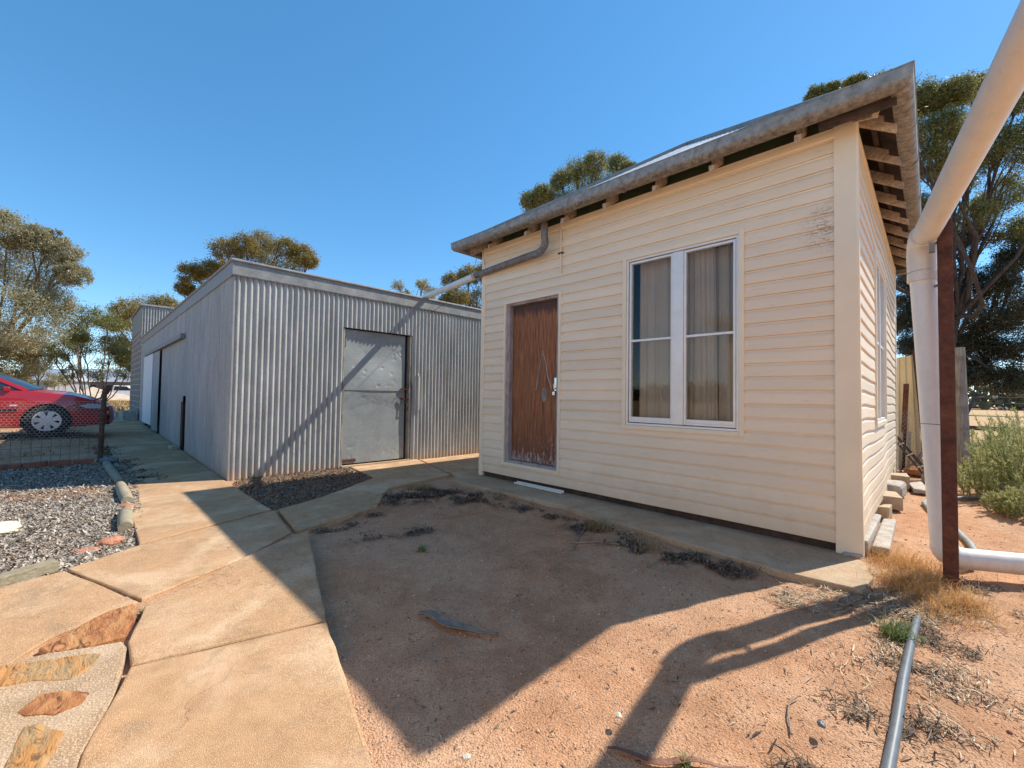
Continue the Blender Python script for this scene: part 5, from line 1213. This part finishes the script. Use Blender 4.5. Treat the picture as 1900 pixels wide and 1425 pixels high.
tree('dark_acacia', 'dark feathery lower tree in shade behind the wooden post', GB(1748, 14.0),
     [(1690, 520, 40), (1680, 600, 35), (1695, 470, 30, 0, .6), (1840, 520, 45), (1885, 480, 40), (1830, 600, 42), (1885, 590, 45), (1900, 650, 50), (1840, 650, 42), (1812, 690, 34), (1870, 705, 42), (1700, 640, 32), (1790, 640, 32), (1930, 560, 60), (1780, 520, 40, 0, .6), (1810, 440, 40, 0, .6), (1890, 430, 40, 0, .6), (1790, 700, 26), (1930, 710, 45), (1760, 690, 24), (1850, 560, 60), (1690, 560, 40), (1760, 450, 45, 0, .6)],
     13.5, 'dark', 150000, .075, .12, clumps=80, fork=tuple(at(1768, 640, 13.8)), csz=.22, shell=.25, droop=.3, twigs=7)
# shrub at right: arching stems with narrow leaves
def wand_shrub(name, label, c, rx, h, ns, nl, mat, ln=.05, seed=0):
    t = thing(name, label, 'shrub', (c[0], c[1], c[2])); b = MB(); P_ = []; D_ = []
    for i in range(ns):
        a = rng.uniform(0, 6.28); rr = rx*math.sqrt(rng.random()); hh = h*(1-.72*(rr/rx)**1.6)*rng.uniform(.45, 1.12)
        s0 = np.array(c)+np.array([math.cos(a), math.sin(a), 0])*rr*.75+np.append(rng.normal(0, .12*rx, 2), 0); a2 = a+rng.normal(0, .9); q_ = .35*rx*rng.random(); tip = s0+np.array([math.cos(a2)*q_, math.sin(a2)*q_, hh])
        n = 6; pts = []
        for j in range(n+1):
            s = j/n; p = s0*(1-s)+tip*s; p = p+np.array([0, 0, .12*hh*math.sin(s*math.pi)])+rng.normal(0, .012, 3); pts.append(p)
        b.tube(pts, [.005*(1-.7*j/n) for j in range(n+1)], 4, caps=False)
        q = rng.random(nl)**.7*(n-1); k = q.astype(int); f = (q-k)[:, None]; A = np.array(pts); P_.append(A[k]*(1-f)+A[k+1]*f); D_.append(np.repeat((tip-s0)[None]/np.linalg.norm(tip-s0), nl, 0))
    P_ = np.vstack(P_); D_ = np.vstack(D_)+rng.normal(0, .6, (len(P_), 3)); D_ /= np.linalg.norm(D_, axis=1)[:, None]; n = len(P_)
    s = np.cross(D_, rng.normal(0, 1, (n, 3))); s /= np.linalg.norm(s, axis=1)[:, None]; L_ = (ln*rng.uniform(.6, 1.4, n))[:, None]
    V = np.stack([P_, P_+D_*L_/2+s*L_*.08, P_+D_*L_, P_+D_*L_/2-s*L_*.08], 1).reshape(-1, 3)
    np_mesh('foliage', V, np.arange(n*4).reshape(n, 4), foliage[mat], t); b.build('stems', M['barkpale'], t)
wand_shrub('wispy_shrub', 'grey green wispy shrub at the right edge beyond the white pipe', (.92, 8.3, 0), .80, 1.12, 260, 190, 'shrub', .045)
wand_shrub('small_shrub', 'smaller low green bush spreading behind the wispy shrub', (1.25, 11.0, 0), 1.0, 1.3, 180, 170, 'shrub', .06)
wand_shrub('near_shrub', 'low tangled green bush closest to the horizontal white pipe', (.74, 7.15, 0), .36, .40, 170, 190, 'shrub', .035)
# grass further off
def field(poly, n, h0, h1, w, mat, name, label):
    q = pts_in(poly, n); C = np.column_stack([q, gh(q[:, 0], q[:, 1])]); V, Fq = blades(C, n, 0.01, h0, h1, w, .5)
    tag(np_mesh(name, V, Fq, M[mat]), label, 'grass', kind='stuff')
field([(.7, 9.2), (3.5, 8.0), (8, 16), (5, 22), (.8, 14)], 14000, .05, .28, .012, 'drygrass', 'field_grass', 'dry grass behind the wooden post at right')
field([(-10, -.5), (-12, .2), (-26, .3), (-26, -5), (-12, -3)], 5000, .02, .08, .012, 'drygrass', 'parking_grass', 'thin dry grass on the ground around the red car')
field([(-21, .5), (-26, 1.5), (-50, 3), (-60, -10), (-30, -8)], 12000, .05, .25, .04, 'drygrass', 'paddock_grass', 'dry grass and weeds beyond the end of the shed path')
# far fence at right
t = thing('rail_fence', 'distant wire fence with a dark red rail beyond the shrub', 'fence', (3, 17, 0))
a = pl(1780, 772, 1, 14.5); a2 = pl(1960, 768, 1, 14.5)
b = MB(); b.bar((a[0]-1, 14.5, .62), (a2[0]+2, 14.5, .62), .06, .10); b.build('rail', M['rustp'], t)
for x in np.arange(a[0]-1, a2[0]+2, 1.1):
    b = MB(); b.tube([(x, 14.5, -.1), (x, 14.5, 1.35)], .03, 8); b.build('post', M['wired'], t)
b = MB()
for z in (.9, 1.05, 1.2, 1.33): b.tube([(a[0]-1, 14.5, z), (a2[0]+2, 14.5, z)], .006, 4)
b.build('wire_strand', M['wired'], t)
# far left: mounds, buildings, ute, red post
def mound(label, px, py, d, w, h, mat):
    c = at(px, py, d); b = MB(); n, k = 28, 10; vs = []
    for j in range(k+1):
        r = j/k
        for i in range(n):
            a = 2*math.pi*i/n; q = w*(1+.15*math.sin(a*3+w))*r; vs.append((c[0]+q*math.cos(a), c[1]+q*math.sin(a), h*(1-r)**1.1*(1+.25*math.sin(a*2+j)*r)-.1*(j == k)))
    b.add(vs, [(j*n+i, (j+1)*n+i, (j+1)*n+(i+1) % n, j*n+(i+1) % n) for j in range(k) for i in range(n)])
    o = b.build('earth_mound', mat, smooth=True, ang=180); tag(o, label, 'mound', kind='structure')
pm = simple('pale_earth', (.52, .40, .30), .95, var=.25, scale=2, bs=.5, bd=.05)
mound('pale earth heap left', 145, 722, 42, 3.2, 1.25, pm); mound('pale earth heap right', 172, 722, 46, 4, 1.5, pm); mound('low orange heap', 100, 722, 48, 3.2, .7, M['sand'])
def farbuild(label, px0, px1, d, h, roofh, mats, name='farm_building'):
    a = at(px0, 722, d); c = at(px1, 722, d); t = thing(name, label, 'building', (float(a[0]), float(a[1]), 0)); A = Vector((a[0], a[1])); D = Vector((c[0]-a[0], c[1]-a[1])); L_ = D.length; D.normalize(); Nn = Vector((-D.y, D.x))
    def P_(u, v, z): p = A+D*u+Nn*v; return (p.x, p.y, z)
    b = MB(); b.add([P_(0, 0, 0), P_(L_, 0, 0), P_(L_, 6, 0), P_(0, 6, 0), P_(0, 0, h), P_(L_, 0, h), P_(L_, 6, h), P_(0, 6, h)], [(0, 1, 5, 4), (1, 2, 6, 5), (2, 3, 7, 6), (3, 0, 4, 7)]); b.build('wall', mats[0], t)
    b = MB(); b.add([P_(-.4, -.5, h), P_(L_+.4, -.5, h), P_(L_+.4, 3, h+roofh), P_(-.4, 3, h+roofh), P_(L_+.4, 6.5, h), P_(-.4, 6.5, h)], [(0, 1, 2, 3), (3, 2, 4, 5), (0, 3, 5), (1, 4, 2)]); b.build('roof', mats[1], t)
    k = int(L_/3)
    for i in range(k):
        b = MB(); u = 1+i*3; b.add([P_(u, -.02, .9), P_(u+1.3, -.02, .9), P_(u+1.3, -.02, 2.0), P_(u, -.02, 2.0)], [(0, 1, 2, 3)]); b.build('window', M['dark'], t)
farbuild('long low farm building with pale iron roof seen through the mallee', 122, 245, 75, 2.6, 2.4, (simple('shadow_wall', (.16, .14, .13), .9), simple('pale_roof', (.6, .6, .62), .45, .3)))
farbuild('small grey roofed shed behind the red post at far left', 52, 88, 60, 2.4, 1.8, (simple('grey_wall', (.3, .3, .3), .9), simple('grey_roof', (.5, .52, .55), .45, .3)), 'farm_shed')
0 and farbuild('distant low building glimpsed under the big tree at right', 1800, 1960, 60, 2.6, 1.5, (simple('wall_far_pale', (.5, .48, .45), .9), simple('roof_far', (.6, .6, .6), .5, .2)), 'distant_house')
q = at(46, 722, 26); b = MB(); b.tube([(q[0], q[1], 0), (q[0], q[1], 2.0)], .12, 10); tag(b.build('red_post', M['redbrick']), 'rusty red post standing in the paddock behind the car', 'post')
def ute(px, d):
    q = at(px, 722, d); t = thing('white_ute', 'white pickup parked far off in front of the farm building', 'pickup', (float(q[0]), float(q[1]), 0), rz=R(75)); o0 = Vector((q[0], q[1], 0))
    pr = [(-2.5, .45), (2.4, .45), (2.5, .75), (2.35, 1.0), (1.2, 1.12), (.55, 1.68), (-.6, 1.70), (-.75, 1.15), (-2.5, 1.12)]
    def sh(b): b.v = [(v[0]+o0.x, v[1]+o0.y, v[2]+o0.z) for v in b.v]; return b
    b = MB(); b.prism(pr, lambda u, o, z: (o, u, z), -.88, .88, 1); sh(b).build('body', M['white'], t, bevel=.06)
    for sg in (-1, 1):
        b = MB(); b.add([(.98, sg*.885, 1.14), (.5, sg*.885, 1.58), (-.5, sg*.885, 1.60), (-.6, sg*.885, 1.14)], [(0, 1, 2, 3)]); sh(b).build('window', M['carglass'], t)
        for cx in (-1.6, 1.5): b = MB(); b.tube([(cx, sg*.70, .37), (cx, sg*.91, .37)], .37, 18); sh(b).build('wheel', M['tyre'], t)
ute(228, 48)
# bushes far left
tree('distant_bush', 'rounded grey green bush among the far mounds', GB(110, 36), [(105, 700, 14), (120, 706, 12), (95, 710, 12)], 36, 'grey', 2500, .16, .05, cat='bush', stems=2, clumps=16)
tree('far_tree_line', 'low far dark tree left of the mallee on the horizon', GB(70, 70), [(55, 690, 10), (75, 692, 10), (95, 695, 9)], 70, 'olive', 2500, .3, .1, clumps=20)
tree('far_right_tree', 'distant green tree glimpsed low beneath the big dark tree', GB(1790, 40), [(1770, 700, 25), (1810, 705, 22), (1850, 700, 25), (1900, 702, 25)], 40, 'olive', 5000, .25, .15, clumps=25)
# distant scrub line all round the horizon, one mass
th_ = rng.uniform(0, 6.283, 9000); rr = rng.uniform(110, 160, 9000); C = np.column_stack([np.cos(th_)*rr, np.sin(th_)*rr, rng.uniform(0, 4.5, 9000)*(.75+.25*np.sin(th_*9))])
V, Fq = leafmesh(C, 60000, 1.3, .8*1.2, np.full(len(C), 1.0), 0)
tag(np_mesh('far_scrub', V, Fq, foliage['dark']), 'dark scrub line on the far horizon', 'scrub', kind='stuff')
